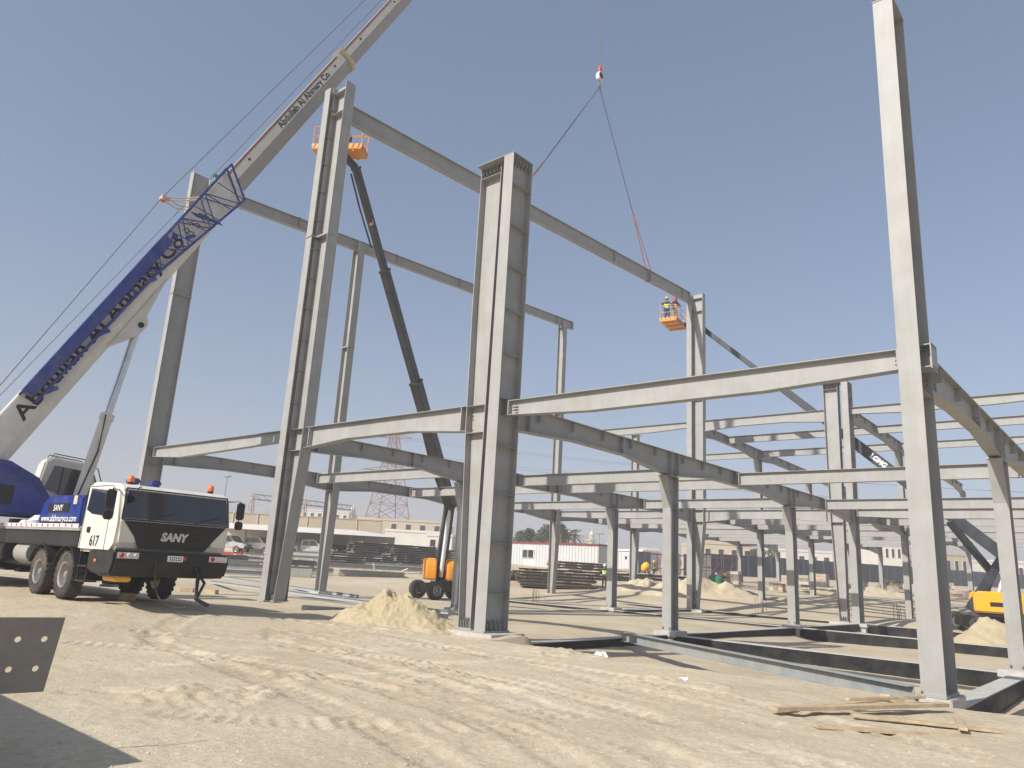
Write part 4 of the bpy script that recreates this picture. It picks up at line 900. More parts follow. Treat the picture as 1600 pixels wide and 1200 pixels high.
# lift 1: orange machine behind the sand heap
G1 = hit(664, 936, 20); G1 = V((G1.x, G1.y, gz(G1.x, G1.y)))
L1 = thing('boom_lift', 'orange boom lift with black boom raised behind the tall twin column', 'boom lift', G1, group='boom lifts')
def l1(p): return V(p)-G1
_h = V((-RT.x, -RT.y, 0)).normalized()*.8+V((-FW.x, -FW.y, 0)).normalized()*.6; hd = math.atan2(_h.y, _h.x); u = V((math.cos(hd), math.sin(hd), 0)); v = V((-u.y, u.x, 0)); cc = -u*1.3
chassis(L1, cc, hd)
Rm = Matrix((u, v, Z_)).transposed(); TS = math.atan2(-FW.y, -FW.x)+.2 ; tu = V((math.cos(TS), math.sin(TS), 0)); tv = V((-tu.y, tu.x, 0)); Rt = Matrix((tu, tv, Z_)).transposed()
TSH = RT*-.35; TSH = V((TSH.x, TSH.y, 0))
b = MB(); b.lathe([(.6, .0), (.6, .14)], cc+V((0, 0, 1.02)), (0, 0, 1), 20); b.build('slewing_ring', 'black', L1)
def hood(th, c, R, sz, m, nm, cut=.35):
    L, W2, H = sz; pr = [(-L/2, 0), (L/2, 0), (L/2, H*.55), (L/2-cut, H), (-L/2+.15, H), (-L/2, H*.8)]
    b = MB(); b.loop2([V(c)+R @ V((x, -W2/2, z)) for x, z in pr], [V(c)+R @ V((x, W2/2, z)) for x, z in pr]); return b.build(nm, m, th, bevel=.08, smooth=True, seg=3)
hood(L1, cc+TSH+tv*.62-tu*.1+V((0, 0, 1.1)), Rt, (2.1, .66, 1.25), 'orange', 'hood'); hood(L1, cc+TSH-tv*.62-tu*.1+V((0, 0, 1.1)), Rt, (2.1, .66, 1.25), 'orange', 'hood')
b = MB(); b.box(cc+TSH-tu*1.0+V((0, 0, 1.6)), (.9, .9, .9), Rt); b.build('counterweight', 'black', L1, bevel=.06)
T1 = (cc+G1-CAM).dot(FW)
el = l1(at(703, 787, T1)); tp = l1(at(556, 262, 36.3)); pl = l1(at(531, 238, 36.0))
for w in (-.22, .22):
    b = MB(); b.bar(cc+TSH-tu*.2+tv*w+V((0, 0, 1.5)), el+tv*w*.8, .2, .5); b.build('riser_arm', 'boom_black', L1, bevel=.02)
b = MB(); b.tube(cc+TSH+tu*.5+V((0, 0, 1.3)), el+V((0, 0, -.35)), .13, n=12); b.build('lift_cylinder', 'plastic_white', L1, smooth=True)
b = MB(); b.bar(cc+TSH-tu*.55+V((0, 0, 1.4)), el.lerp(cc, .25)+V((0, 0, .3)), .14, .2); b.build('link_arm', 'boom_black', L1)
base = el+(el-tp).normalized()*.35
bs1 = boomtube(L1, base, tp, [(0, .42, .52, .64), (.40, .74, .4, .48), (.72, 1.0, .3, .38)], 'boom_black')
b = MB(); b.path([base.lerp(tp, .03)+V((-.35, -.1, .1)), base.lerp(tp, .14)+V((-.5, -.15, 0)), base.lerp(tp, .24)+V((-.42, -.15, 0)), base.lerp(tp, .36)+V((-.3, -.1, 0))], .09, 8); b.build('cable_track', 'rubber', bs1[0])
b = MB(); b.path([base.lerp(tp, .8)+V((-.3, -.2, 0)), base.lerp(tp, .9)+V((-.32, -.22, 0)), base.lerp(tp, .985)+V((-.26, -.2, 0))], .05, 6); b.build('cable_track', 'boom_navy', bs1[2])
b = MB(); b.box(base.lerp(tp, .86)+V((.14, -.12, 0)), (.12, .12, .3)); b.build('decal', 'orange', bs1[2])
jn = pl+V((.35, .1, -.35))
b = MB(); b.bar(tp, jn, .26, .32); b.bar(jn, pl+V((.2, .1, -.1)), .3, .25); b.build('jib', 'boom_black', L1, bevel=.03)
platform(L1, pl, math.radians(35))
# lift 2: yellow machine at right, boom reaching left to the far twin column
G2 = hit(1528, 990, 20); G2 = V((G2.x, G2.y, gz(G2.x, G2.y)))
L2 = thing('boom_lift', 'yellow boom lift behind the right column, boom reaching far left', 'boom lift', G2, group='boom lifts')
def l2(p): return V(p)-G2
T2 = (G2-CAM).dot(FW)
hd2 = math.atan2(.55, .8); u2 = V((math.cos(hd2), math.sin(hd2), 0)); v2 = V((-u2.y, u2.x, 0)); c2 = u2*.6
chassis(L2, c2, hd2)
a2 = math.atan2(.3, 1); tu2 = V((math.cos(a2), math.sin(a2), 0)); tv2 = V((-tu2.y, tu2.x, 0)); Rt2 = Matrix((tu2, tv2, Z_)).transposed()
cy2 = l2(at(1562, 955, T2))
hd_ = hood(L2, V((cy2.x, cy2.y, 1.1))-tv2*.7, Rt2, (2.6, .62, 1.1), 'yellow', 'hood'); hood(L2, V((cy2.x, cy2.y, 1.1))+tv2*.7, Rt2, (2.6, .62, 1.1), 'yellow', 'hood')
b = MB(); b.box(V((cy2.x, cy2.y, 1.55))-tv2*1.018, (1.1, .012, .22), Rt2); b.build('black_stripe', 'black', hd_)
b = MB(); b.box(V((cy2.x, cy2.y, 1.05)), (2.2, 1.6, .3), Rt2); b.build('turntable', 'black', L2, bevel=.03)
k0 = l2(at(1515, 952, T2)); k1 = l2(at(1568, 868, T2+.2)); e2 = l2(at(1100, 515, 52.5))
for w in (-.2, .2):
    b = MB(); b.bar(k0+tv2*w, k1+tv2*w, .12, .42); b.build('riser_arm', 'boom_navy', L2, bevel=.02)
b = MB(); b.bar(l2(at(1483, 815, T2+.8)), l2(at(1550, 895, T2+.5)), .3, .34); b.bar(l2(at(1550, 895, T2+.5)), k0+V((.6, .2, .3)), .25, .3); b.build('upper_link', 'boom_navy', L2, bevel=.03)
b = MB(); b.tube(l2(at(1560, 930, T2)), k1+V((.1, 0, -.2)), .1, n=10); b.build('lift_cylinder', 'plastic_white', L2, smooth=True)
b2 = k1+(k1-e2).normalized()*.4
bs2 = boomtube(L2, b2, e2, [(0, .46, .5, .62), (.44, .76, .38, .46), (.74, 1.0, .28, .33)], 'boom_navy')
bs2[1].data.materials[0] = MT['boom_slate']; bs2[2].data.materials[0] = MT['boom_slate']
bd = (e2-b2).normalized(); nn = (CAM-G2-b2.lerp(e2, .4)); nn = (nn-bd*nn.dot(bd)); side = bd.cross(Z_).normalized(); side = side if side.dot(CAM-G2-b2) > 0 else -side
text('LGMG', .4, b2.lerp(e2, .366)+side*.26, -bd, side, 'letter_white', bs2[0], bold=.02, width=1.05)
pc2 = l2(at(1052, 507, 53.6))
b = MB(); b.path([e2, e2+V((-.5, .1, .45)), e2+V((-1.1, .3, .35)), pc2+V((.9, 0, -.1))], .13, 8); b.path([e2+V((-.15, 0, -.25)), e2+V((-.8, .2, .0)), pc2+V((.9, 0, -.2))], .09, 8); b.build('jib', 'boom_navy', L2, smooth=True)
platform(L2, pc2, math.radians(100), Lx=2.3, Wy=1.2)
pw = G2+pc2
person(pw+V((-.12, -.72, .02)), math.radians(-160), 'worker with yellow helmet and lime vest, left in the high basket', hat='helmet_yellow', vest='vest', trousers='denim', arms=((.32, .3, 1.15), (.25, .45, 1.25)), lean=.05)
person(pw+V((.36, -.45, .02)), math.radians(-120), 'worker with red headscarf and yellow vest, right in the high basket', hat='red_cloth', hatkind='scarf', vest='vest_yellow', trousers='grey_cloth', arms=((.3, .3, 1.1), (.3, .35, 1.05)), lean=.08)
for px, py, rz, lb, v_, h_ in ((1022, 905, 2.2, 'worker in lime vest standing on the ground by the red scaffolding', 'vest', 'helmet_yellow'), (944, 918, .6, 'worker in lime vest half hidden behind the second low column', 'vest', 'helmet_white')):
    p = hit(px, py, 40); person((p.x, p.y, gz(p.x, p.y)), rz, lb, vest=v_, hat=h_, trousers='dark_cloth', step=.08)
# ------------------------------------------------------------------ sand heaps and small things on the site
mound('sand_heap', -2.75, -.85, 1.85, .95, .72, .55, 'heap of pale sand left of the nearest twin column', 'sand heap', 3.3, n=140, rough=.27)
p = hit(1535, 1012, 20); mound('sand_heap', p.x, p.y+1.2, 2.4, 1.8, 1.2, .2, 'smooth pale sand heap beside the yellow boom lift at right', 'sand heap', 9.1, rough=.08)
p = hit(1090, 932, 40); mound('dirt_bank', p.x, p.y+1, 6, 1.8, 1.15, .75, 'long rough bank of excavated earth behind the far twin column', 'earth bank', 5.7, m='sand', rough=.3)
p = hit(990, 924, 40); mound('dirt_bank', p.x, p.y+1, 3.5, 1.6, .8, .75, 'small rough bank of earth beside the stacked dark beams', 'earth bank', 6.9, m='sand', rough=.35)
p = hit(1340, 930, 40); mound('dirt_bank', p.x, p.y+1, 7, 2.0, 1.0, .9, 'low bank of earth and rubble in front of the dark fence', 'earth bank', 8.3, m='sand', rough=.35)
def plank(c, rz, L, w, t, tilt, label, m='wood'):
    x, y = c; b = MB(); b.box((0, 0, t/2), (L, w, t)); o = b.build('timber_plank', m, bevel=.004); o.location = (x, y, fh(x, y)+tilt[1]); o.rotation_euler = (0, tilt[0], rz); return tag(o, label, 'plank', 'loose planks by the right column')
a = gp(1350, 1106, .05); plank(a, math.atan2(gp(1480,1094)[1]-gp(1200,1100)[1], gp(1480,1094)[0]-gp(1200,1100)[0]), 3.1, .16, .045, (.0, .08), 'longest pale plank lying on top, pointing at the right column base')
for k, (x, y, dz, L, w, tz, lb) in enumerate(((1450, 1118, -.35, 1.8, .16, .02, 'short plank sticking out under the right column'), (1310, 1090, .35, 2.2, .13, .03, 'thin plank at the back, nearest the trench'), (1395, 1128, -.1, 1.9, .18, .0, 'front plank, nearest the camera'), (1240, 1096, .6, .9, .14, .02, 'small plank at the left end of the planks'), (1500, 1118, .9, 1.2, .12, .03, 'plank tilted by the right column, its end out to the right'), (1385, 1096, .1, 1.3, .1, .16, 'narrow batten resting across the plank pile'))):
    plank(gp(x, y), .9+dz, L, w*.8, .035, (.03*(-1)**k, tz), lb)
for k, (x, y) in enumerate(((1384, 1082), (1402, 1088))):
    q = gp(x, y); b = MB(); b.box((0, 0, .05), (.16, .09, .07), Matrix.Rotation(k*.8, 3, 'Z')); tag(b.build('wood_offcut', 'wood', loc=(q[0], q[1], fh(*q)+.03), bevel=.01), ['square wood offcut nearest the right column, on the planks', 'tipped wood offcut between two others', 'left wood offcut on the plank pile'][k], 'wood offcut', 'wood offcuts')
q = (1.75, 2.55); b = MB(); b.lathe([(.001, 0), (.2, .0), (.24, .1), (.22, .26), (.12, .36), (.001, .38)], (q[0], q[1], gz(*q)-.02), (0, .15, 1), 14)
for i, p_ in enumerate(b.v): r_ = random.Random(i).uniform(-.03, .03); b.v[i] = (p_[0]+r_, p_[1]-r_, p_[2]+r_*.6)
tag(b.build('plastic_bag', 'plastic_white', org=(q[0], q[1], gz(*q)-.02), smooth=True), 'crumpled white plastic bag in the trench right of the twin column', 'plastic bag')
for k, (x, y, s) in enumerate(((1068, 1052, .08),)):
    q = gp(x, y); b = MB(); n = 7
    pts = [(math.cos(i)*s*(1+.3*math.sin(3*i+k)), math.sin(i)*s*.6, .02+.02*math.sin(2*i)) for i in np.linspace(0, 6.28, n+1)[:-1]]; b.prism(pts, (0, 0, .012)); b.v = [tuple(map(float, p_)) for p_ in b.v]
    tag(b.build('paper_scrap', 'plastic_white', loc=(q[0], q[1], fh(*q)+.0)), ['white paper scrap below the long loose beam', 'pale scrap on the sand in the middle foreground', 'tiny scrap on the sand below the tyre tracks'][k], 'scrap', 'scraps on the sand')
# pale bars lying by the tall twin column
for k, (a, e, lb) in enumerate((((330, 912), (700, 962), 'long pale steel bar running past the foot of the tall twin column'), ((350, 905), (560, 935), 'second pale bar behind the tall twin column foot'), ((470, 955), (700, 968), 'short pale bar lying half buried in front of the sand heap'))):
    p0 = hit(*a, 15); p1 = hit(*e, 15); p0.z = gz(p0.x, p0.y)+.1; p1.z = gz(p1.x, p1.y)+.1
    loose(p0, p1, .16, .14, lb, m='pipe_blue', name='steel_bar', cat='steel bar')
# foreground beam end with bolt holes
q0 = V((6.49, -12.15, 0)); BD = V((-.15, -1, 0)).normalized(); th = thing('steel_beam', 'dark steel beam end with bolt holes at the left edge of the foreground', 'steel beam', (q0.x, q0.y, .48))
zb, zt = .0, .545; Lb = 4.0
nb = BD.cross(Z_).normalized()  # thickness dir
me = bpy.data.meshes.new('web'); bm = bmesh.new()
sl_ = .055
outer = [(0-.0, zb), (-sl_, zt)]; holes = [(.10+i*.175, z) for i in range(3) for z in (.19, .37)]
def w2(s, z): return V((BD.x*s, BD.y*s, z))
# plate built as grid of cells so that each hole is a real opening
cols = [0, .10, .275, .45, .63]; edges = [0.0, .1875, .3625, .56]; hr = .022
def plate_with_holes(bm, off):
    zs = [zb, .28, zt]
    for ci in range(3):
        for ri in range(2):
            s0, s1 = edges[ci], edges[ci+1]; z0, z1 = zs[ri], zs[ri+1]; cs, cz = .10+ci*.175, (.17, .385)[ri]
            n = 16; inner = []; out = []
            for k in range(n):
                an = 2*math.pi*(k+.5)/n; dx, dz = math.cos(an), math.sin(an); inner.append((cs+dx*hr, cz+dz*hr))
                t = min(((s1-cs)/dx if dx > 0 else (s0-cs)/dx), ((z1-cz)/dz if dz > 0 else (z0-cz)/dz)); out.append((cs+dx*t, cz+dz*t))
            vi = [bm.verts.new(w2(s-sl_*z/zt, z)+nb*off) for s, z in inner]; vo = [bm.verts.new(w2(s-sl_*z/zt, z)+nb*off) for s, z in out]
            for k in range(n): j = (k+1) % n; bm.faces.new((vi[k], vi[j], vo[j], vo[k]))
            for cxy in ((s0, z0), (s1, z0), (s1, z1), (s0, z1)):
                k = min(range(n), key=lambda i: 0); best = sorted(range(n), key=lambda i: (out[i][0]-cxy[0])**2+(out[i][1]-cxy[1])**2)[:2]; bm.faces.new((vo[best[0]], vo[best[1]], bm.verts.new(w2(cxy[0]-sl_*cxy[1]/zt, cxy[1])+nb*off)))
    a = [bm.verts.new(w2(s-sl_*z/zt, z)+nb*off) for s, z in ((edges[3], zb), (Lb, zb), (Lb, zt), (edges[3], zt))]; bm.faces.new(a)
plate_with_holes(bm, 0); bmesh.ops.remove_doubles(bm, verts=bm.verts, dist=.001); bmesh.ops.recalc_face_normals(bm, faces=bm.faces)
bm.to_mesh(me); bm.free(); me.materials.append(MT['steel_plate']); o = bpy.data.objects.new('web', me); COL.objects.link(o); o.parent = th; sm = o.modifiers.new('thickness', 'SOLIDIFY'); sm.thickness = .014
for z0 in (-.02, zt):
    b = MB(); b.loop2([w2(.75, z0)+nb*k for k in (-.16, .16)]+[w2(Lb, z0)+nb*k for k in (.16, -.16)], [w2(.75, z0+.018)+nb*k for k in (-.16, .16)]+[w2(Lb, z0+.018)+nb*k for k in (.16, -.16)]); b.build('flange', 'steel', th)
for k, s in enumerate((1.2, 3.4)):
    p = q0+BD*s; b = MB(); b.box((0, 0, 0), (.9, .16, .5), Matrix.Rotation(math.atan2(nb.y, nb.x), 3, 'Z')); tag(b.build('timber_support', 'wood', loc=(p.x, p.y, .2), bevel=.01), ['timber support block under the foreground beam, outside left', 'second timber support further under the foreground beam'][k], 'timber block', 'beam supports')
for k, (xe, ye, zt_) in enumerate(((5.5, -13.05, 1.06), (6.75, -13.28, 1.08))):
    th = thing('steel_girder', ['girder beside the foreground beam whose shadow fills the lower left corner', 'second girder beside the foreground beam, shadow edge nearest the camera'][k], 'steel beam', (-1.5, ye-.15, zt_), group='girders left of the camera')
    isect(th, (-1.5, ye-.15-k*.02, zt_-.3*k), X_, Z_, Y_, [(0, .3*k, -.55+.3*k), (xe+1.5, .3*k, -.55+.3*k)], bf=.3)
for k, s in enumerate((.5, 4.2)):
    b = MB(); b.box((0, 0, 0), (.2, 1.1, .5)); tag(b.build('timber_support', 'wood', loc=(s, -13.3, .24), bevel=.01), ['timber support under the far end of the girders left of camera', 'timber support under the near end of the girders left of camera'][k], 'timber block', 'beam supports')
# clods
b = MB(); R_ = random.Random(4)
for k in range(5200):
    x, y = R_.uniform(50, 1560), 960+240*R_.random()**1.3; q = gp(x, y)
    if q[1] > -1.2 and q[0] > .5: continue
    s = .006+.018*R_.random()**5; z = fh(*q) if k < 0 else None
    b.v += []; n0 = len(b.v)
    c = V((q[0], q[1], 0)); ps = [V((1,0,.1)), V((-.2,.9,0)), V((-.8,-.5,.05)), V((.1,.1,.45)), V((0, 0, -.6))]
    b.v += [tuple(c+p_*s*R_.uniform(.7, 1.3)) for p_ in ps]; b.f += [(n0, n0+1, n0+3), (n0+1, n0+2, n0+3), (n0+2, n0, n0+3), (n0+1, n0, n0+4), (n0+2, n0+1, n0+4), (n0, n0+2, n0+4)]
vx = np.array([p_[0] for p_ in b.v]); vy = np.array([p_[1] for p_ in b.v])
cx = np.repeat(vx[3::5], 5); cy = np.repeat(vy[3::5], 5); hz = base_h(cx, cy)+fine_h(cx, cy)
b.v = [(p_[0], p_[1], p_[2]+float(h)) for p_, h in zip(b.v, hz)]
o = b.build('sand_clods', 'sand', kind='stuff'); o['label'] = 'small clods and pebbles scattered over the foreground sand'; o['category'] = 'clods'
# ------------------------------------------------------------------ background
def gpt(p): return V((p.x, p.y, gz(p.x, p.y)))
def hline(px0, py0, px1, py1, t=40): return gpt(hit(px0, py0, t)), gpt(hit(px1, py1, t))
# stacks of steel members
def stack(px0, px1, py, rows, d, m, label, depth, name='steel_bundle', cat='steel stack', dz=None, per=3, jit=.3, gap=.05, tz=0, wood=True):
    """rows of I-beams with timber packers; the stack is one thing, each beam a part"""
    a, e = hline(px0, py, px1, py+(px1-px0)*.03, 30); A = V((e.x-a.x, e.y-a.y, 0)); L = A.length; A.normalize(); Wd = V((-A.y, A.x, 0))
    if Wd.dot(CAM-a) > 0: Wd = -Wd
    z0 = min(a.z, e.z)+tz; th = thing(name, label, cat, (a.x, a.y, z0), group='stacks of steel')
    R_ = random.Random(int(px0*7+py)); z = .1
    for r in range(rows):
        for k in range(per):
            l0 = R_.uniform(0, jit); l1 = L-R_.uniform(0, jit)
            w = depth/per*.8; off = k*depth/per; zz = z+d/2
            b = MB()
            for zc in (-d/2+.01, d/2-.01): b.bar(A*l0+Wd*off+V((0, 0, zz+zc)), A*l1+Wd*off+V((0, 0, zz+zc)), w, .02)
            b.bar(A*l0+Wd*off+V((0, 0, zz)), A*l1+Wd*off+V((0, 0, zz)), .015, d-.045)
            b.build('stacked_beam', m, th)
        z += d
        if wood:
            for f in (.12, .38, .64, .88):
                if R_.random() < .85:
                    b = MB(); b.bar(A*(L*f)-Wd*(.15+R_.random()*.2)+V((0, 0, z+gap/2)), A*(L*f)+Wd*(depth+.1)+V((0, 0, z+gap/2)), .1, gap*.9); b.build('packer', 'wood', th)
        z += gap
    return th
stack(545, 690, 879, 9, .16, 'steel_dark', 'tall dark stack of steel left of the orange boom lift', 3, per=3, jit=.8, gap=.06)
stack(505, 620, 884, 6, .15, 'steel_dark', 'lower dark steel stack with timber packers, behind the slender column', 2.4, per=3, jit=1.2, gap=.06)
stack(800, 945, 917, 5, .18, 'steel_brown', 'brown stack of timber-packed beams right of the nearest twin column', 2.6, per=4, jit=1.4, gap=.06)
stack(810, 1000, 903, 3, .2, 'steel_dark', 'long dark steel stack in front of the white cabin', 3, per=3, jit=2.2, gap=.08)
stack(730, 860, 905, 3, .2, 'steel_brown', 'low brown steel stack half hidden by the nearest twin column', 2.5, per=3, jit=1.5, gap=.06)
R0 = random.Random(12)
SH = ['nearest ground girder', 'girder left of the tall twin column foot', 'slotted girder behind the twin column', 'rear girder by the dark stacks', 'girder right of the slender column', 'low girder beside timber blocks', 'short girder before the dark stack', 'short girder behind the crane bumper']
for k, (px0, py0, px1, py1, d, lb) in enumerate(((300, 892, 520, 900, .42, 'nearest pale steel girder laid on the ground behind the crane'), (345, 880, 470, 886, .5, 'pale girder left of the tall twin column foot, second back'), (380, 874, 560, 884, .5, 'pale girder with bolt slots passing behind the twin column foot'), (440, 868, 620, 884, .42, 'rear pale girder running towards the dark stacks'), (470, 890, 660, 897, .4, 'pale girder right of the slender column'), (300, 900, 445, 905, .35, 'low pale girder beside the timber blocks'), (540, 884, 660, 893, .3, 'short pale girder in front of the dark stack'), (330, 886, 420, 890, .45, 'short pale girder behind the crane bumper'))):
    p0 = gpt(hit(px0, py0, 25)); p1 = gpt(hit(px1, py1, 25)); z = max(p0.z, p1.z)+d/2+.12; p0.z = p1.z = z
    loose(p0, p1, d, .3, lb, m='steel' if k % 3 else 'steel_blue', name='steel_girder', group='pale girders on the ground')
    A = (p1-p0).normalized()
    for f in (.2, .8):
        q = p0.lerp(p1, f); b = MB(); b.box((0, 0, 0), (.2, .9, z-d/2-gz(q.x, q.y)+.1), Matrix.Rotation(math.atan2(A.y, A.x), 3, 'Z')); q.z = (z-d/2+gz(q.x, q.y)-.1)/2-.004
        tag(b.build('timber_sleeper', 'wood', loc=q), f'timber sleeper under the {"left" if f < .5 else "right"} end of the {SH[k]}', 'sleeper', 'sleepers under girders')
p = gpt(hit(468, 902, 25)); b = MB(); b.box((0, 0, .3), (1.7, .5, .6), Matrix.Rotation(.9, 3, 'Z')); tag(b.build('steel_box_section', 'steel', loc=p, bevel=.02), 'short pale box section lying right of the slender column foot', 'steel box')
p = gpt(hit(540, 878, 25)); b = MB(); b.v = []; n = 12
b.lathe([(.001, 0), (.9, 0), (.7, .12), (.35, .25), (.001, .3)], p, (0, 0, 1), 12); tag(b.build('tarpaulin', 'yellow_cloth', org=p, smooth=True), 'crumpled yellow sheet by the dark steel stacks', 'tarpaulin')
for k, (px, py) in enumerate(((600, 893), (622, 897), (640, 891), (655, 899), (612, 901), (586, 899))):
    p = gpt(hit(px, py, 25)); b = MB(); an = R0.uniform(0, 3); ln = R0.uniform(.8, 2.2); b.bar((0, 0, .1), (math.cos(an)*ln, math.sin(an)*ln, .15+R0.random()*.9), .12, .06)
    tag(b.build('scrap_plate', ['steel', 'plastic_white', 'wood', 'steel_dark', 'wood', 'steel'][k], loc=p), ['upright pale scrap strip', 'white scrap strip', 'brown scrap board', 'dark scrap strip', 'flat scrap board', 'leftmost pale scrap strip'][k]+' in the scrap pile left of the orange lift', 'scrap', 'scrap by the orange lift')
stack(610, 712, 884, 8, .17, 'steel_dark', 'dark steel stack directly behind the orange boom lift', 3, per=3, jit=.6, gap=.05)
stack(480, 560, 868, 5, .2, 'steel_dark', 'dark steel stack under the carport end', 2.4, per=2, jit=.6, gap=.06)
stack(395, 500, 893, 2, .42, 'steel', 'two layers of pale girders behind the tall twin column', 2.4, per=2, jit=1.5, gap=.08)
stack(305, 400, 884, 2, .4, 'steel', 'two layers of pale girders behind the crane tow linkage', 2.4, per=2, jit=1.2, gap=.08)
stack(520, 640, 900, 1, .42, 'steel', 'single layer of pale girders left of the scrap pile', 2.2, per=3, jit=1.6, gap=.08)
stack(860, 960, 893, 4, .2, 'steel_dark', 'dark stack below the cabin door', 2.4, per=3, jit=1.3, gap=.07)
stack(960, 1090, 906, 2, .25, 'steel_dark', 'low dark stack in front of the red scaffolding', 2.4, per=3, jit=1.6, gap=.07)
RB = random.Random(21)
for k, (px, py) in enumerate(((1130, 912), (1148, 915), (1215, 925), (1232, 915), (1262, 921), (1285, 917), (1345, 924), (1372, 921), (1398, 928), (1420, 926), (1480, 932), (1500, 935))):
    p = gpt(hit(px, py, 45)); nx, nz = RB.randint(2, 4), RB.randint(2, 4); th = thing('block_pallet', f'pallet of grey-brown building blocks near the dark fence, {ORD[k]} from the left', 'block pallet', p, RB.uniform(0, 1.5), 'pallets of blocks')
    b = MB(); b.bb((-.6, -.6, 0), (.6, .6, .12)); b.build('pallet', 'wood', th)
    for i in range(nx):
        for j in range(nz):
            if RB.random() < .9: b = MB(); b.bb((-.58+i*1.16/nx, -.55+RB.uniform(0, .08), .13+j*.3), (-.6+(i+1)*1.16/nx, .55, .41+j*.3)); b.build('block', RB.choice(['concrete', 'tan_wall', 'pinkish', 'steel_brown']), th)
for k, (px, py, lb) in enumerate(((838, 941, 'starter bars sticking up right of the nearest twin column'), (1405, 968, 'starter bars sticking up left of the right column'), (1185, 958, 'starter bars beside the fourth column of the second line'))):
    p = gpt(hit(px, py, 25)); th = thing('starter_bars', lb, 'rebar', p, group='starter bars')
    for i in range(7): b = MB(); x, y = RB.uniform(-.5, .5), RB.uniform(-.3, .3); b.tube((x, y, -.2), (x+RB.uniform(-.03, .03), y, RB.uniform(.6, .95)), .016, n=5); b.build('bar', 'steel_brown', th)
# white site cabins
def cabin(px0, px1, py, h, depth, label, wins, door, trim=True, m='cabin_white', rib=.42, raise_=0, LL=17):
    e = gpt(hit(px1, py, 60)); A = V((1, .06, 0)).normalized(); L = LL; a = e-A*L; a.z = gz(a.x, a.y); Wd = V((-A.y, A.x, 0))
    z0 = e.z+raise_; th = thing('site_cabin', label, 'site cabin', (a.x, a.y, z0), group='site cabins'); th.rotation_euler = (0, 0, math.atan2(A.y, A.x)); sg = 1 if (V((-A.y, A.x, 0)).dot(Wd) > 0) else -1
    y = lambda v: v*sg
    b = MB(); b.bb((0, y(.05), 0), (L, y(depth), h)); b.build('wall', m, th)
    n = int(L/rib)
    for k in range(n):
        x = (k+.5)*L/n
        if any(w0-.1 < x < w1+.1 for w0, w1 in wins) or door[0]-.1 < x < door[1]+.1: continue
        b = MB(); b.bb((x-rib*.28, y(.0), .05), (x+rib*.28, y(.06), h-.1)); b.build('rib_panel', m, th)
    for w0, w1 in wins:
        b = MB(); b.bb((w0-.06, y(-.03), 1.0), (w1+.06, y(.06), 2.05)); f = b.build('window', 'plaster', th)
        for q in (0, 1): b = MB(); b.bb((w0+(w1-w0)*q/2+.04, y(-.04), 1.06), (w0+(w1-w0)*(q+1)/2-.04, y(-.031), 1.99)); b.build('pane', 'glass' if q else 'glass_blue', f)
    b = MB(); b.bb((door[0], y(-.03), .08), (door[1], y(.06), 2.1)); d_ = b.build('door', m, th); b = MB(); b.bb((door[0]+.3, y(-.04), 1.3), (door[0]+.6, y(-.031), 1.7)); b.build('pane', 'glass', d_)
    b = MB(); b.bb((door[0], y(-.5), -.5), (door[1], y(-.03), .05)); b.build('step', 'steel_brown', th)
    b = MB(); b.bb((-.1, y(-.1), h), (L+.1, y(depth+.1), h+.2)); b.build('roof', 'cabin_red' if trim else 'roof_white', th)
    b = MB(); b.bb((0, y(.1), -raise_-.4), (L, y(depth-.1), -.01)); b.build('base_frame', 'steel_brown', th)
    return th
cabin(760, 934, 893, 2.75, 3.2, 'long white ribbed site cabin with red roof edge', [(2.6, 4.4), (9.3, 11.0)], (5.9, 7.0), raise_=.1, LL=20)
cabin(966, 1003, 891, 2.4, 5, 'small grey-white site cabin behind the long one', [(.8, 1.9)], (3.2, 4.1), trim=False, LL=6)
# red scaffolding
p = gpt(hit(1060, 905, 45)); th = thing('scaffolding', 'red scaffold frame with bare formwork near the worker in lime vest', 'scaffolding', p); A = V((RT.x, RT.y, 0)).normalized(); Bk = V((-A.y, A.x, 0))
NX = 6
for i in range(NX+1):
    for j in range(2):
        b = MB(); q = A*(-3.5+i*1.6)+Bk*j*1.8; b.tube(q+V((0, 0, -.4)), q+V((0, 0, 2.6)), .045, n=6); b.build('standard', 'scaffold_red', th)
for z in (1.0, 2.4):
    for j in range(2): b = MB(); q = A*-3.7+Bk*j*1.8+V((0, 0, z)); b.tube(q, q+A*(NX*1.6+.4), .04, n=6); b.build('ledger', 'scaffold_red', th)
for i in range(NX):
    b = MB(); q = A*(-3.5+i*1.6); b.tube(q+V((0, 0, .1)), q+A*1.6+V((0, 0, 2.1)), .035, n=6); b.build('brace', 'scaffold_red', th)
for k, i in enumerate((0, 2, 3, 4)):
    b = MB(); q = A*(-3.4+i*1.6)+Bk*.9; b.bar(q+V((0, 0, .0)), q+V((0, 0, 2.6)), 1.3, .08, up=tuple(Bk)); b.build('formwork_panel', 'steel_dark' if k % 2 else 'fence_navy', th)
p = gpt(hit(1118, 912, 45)); b = MB(); b.lathe([(.001, 0), (.8, 0), (.75, .5), (.4, .8), (.001, .85)], p, (0, 0, 1), 10); tag(b.build('covered_heap', 'green_tarp', org=p, smooth=True), 'green covered heap right of the red scaffolding', 'covered heap')
p = gpt(hit(1008, 903, 45)); th = thing('concrete_mixer', 'yellow concrete mixer left of the worker in lime vest', 'mixer', p)
b = MB(); b.lathe([(.18, -.45), (.42, -.15), (.42, .2), (.26, .5)], (0, 0, 1.05), (.5, .3, .7), 14); b.build('drum', 'yellow', th, smooth=True)
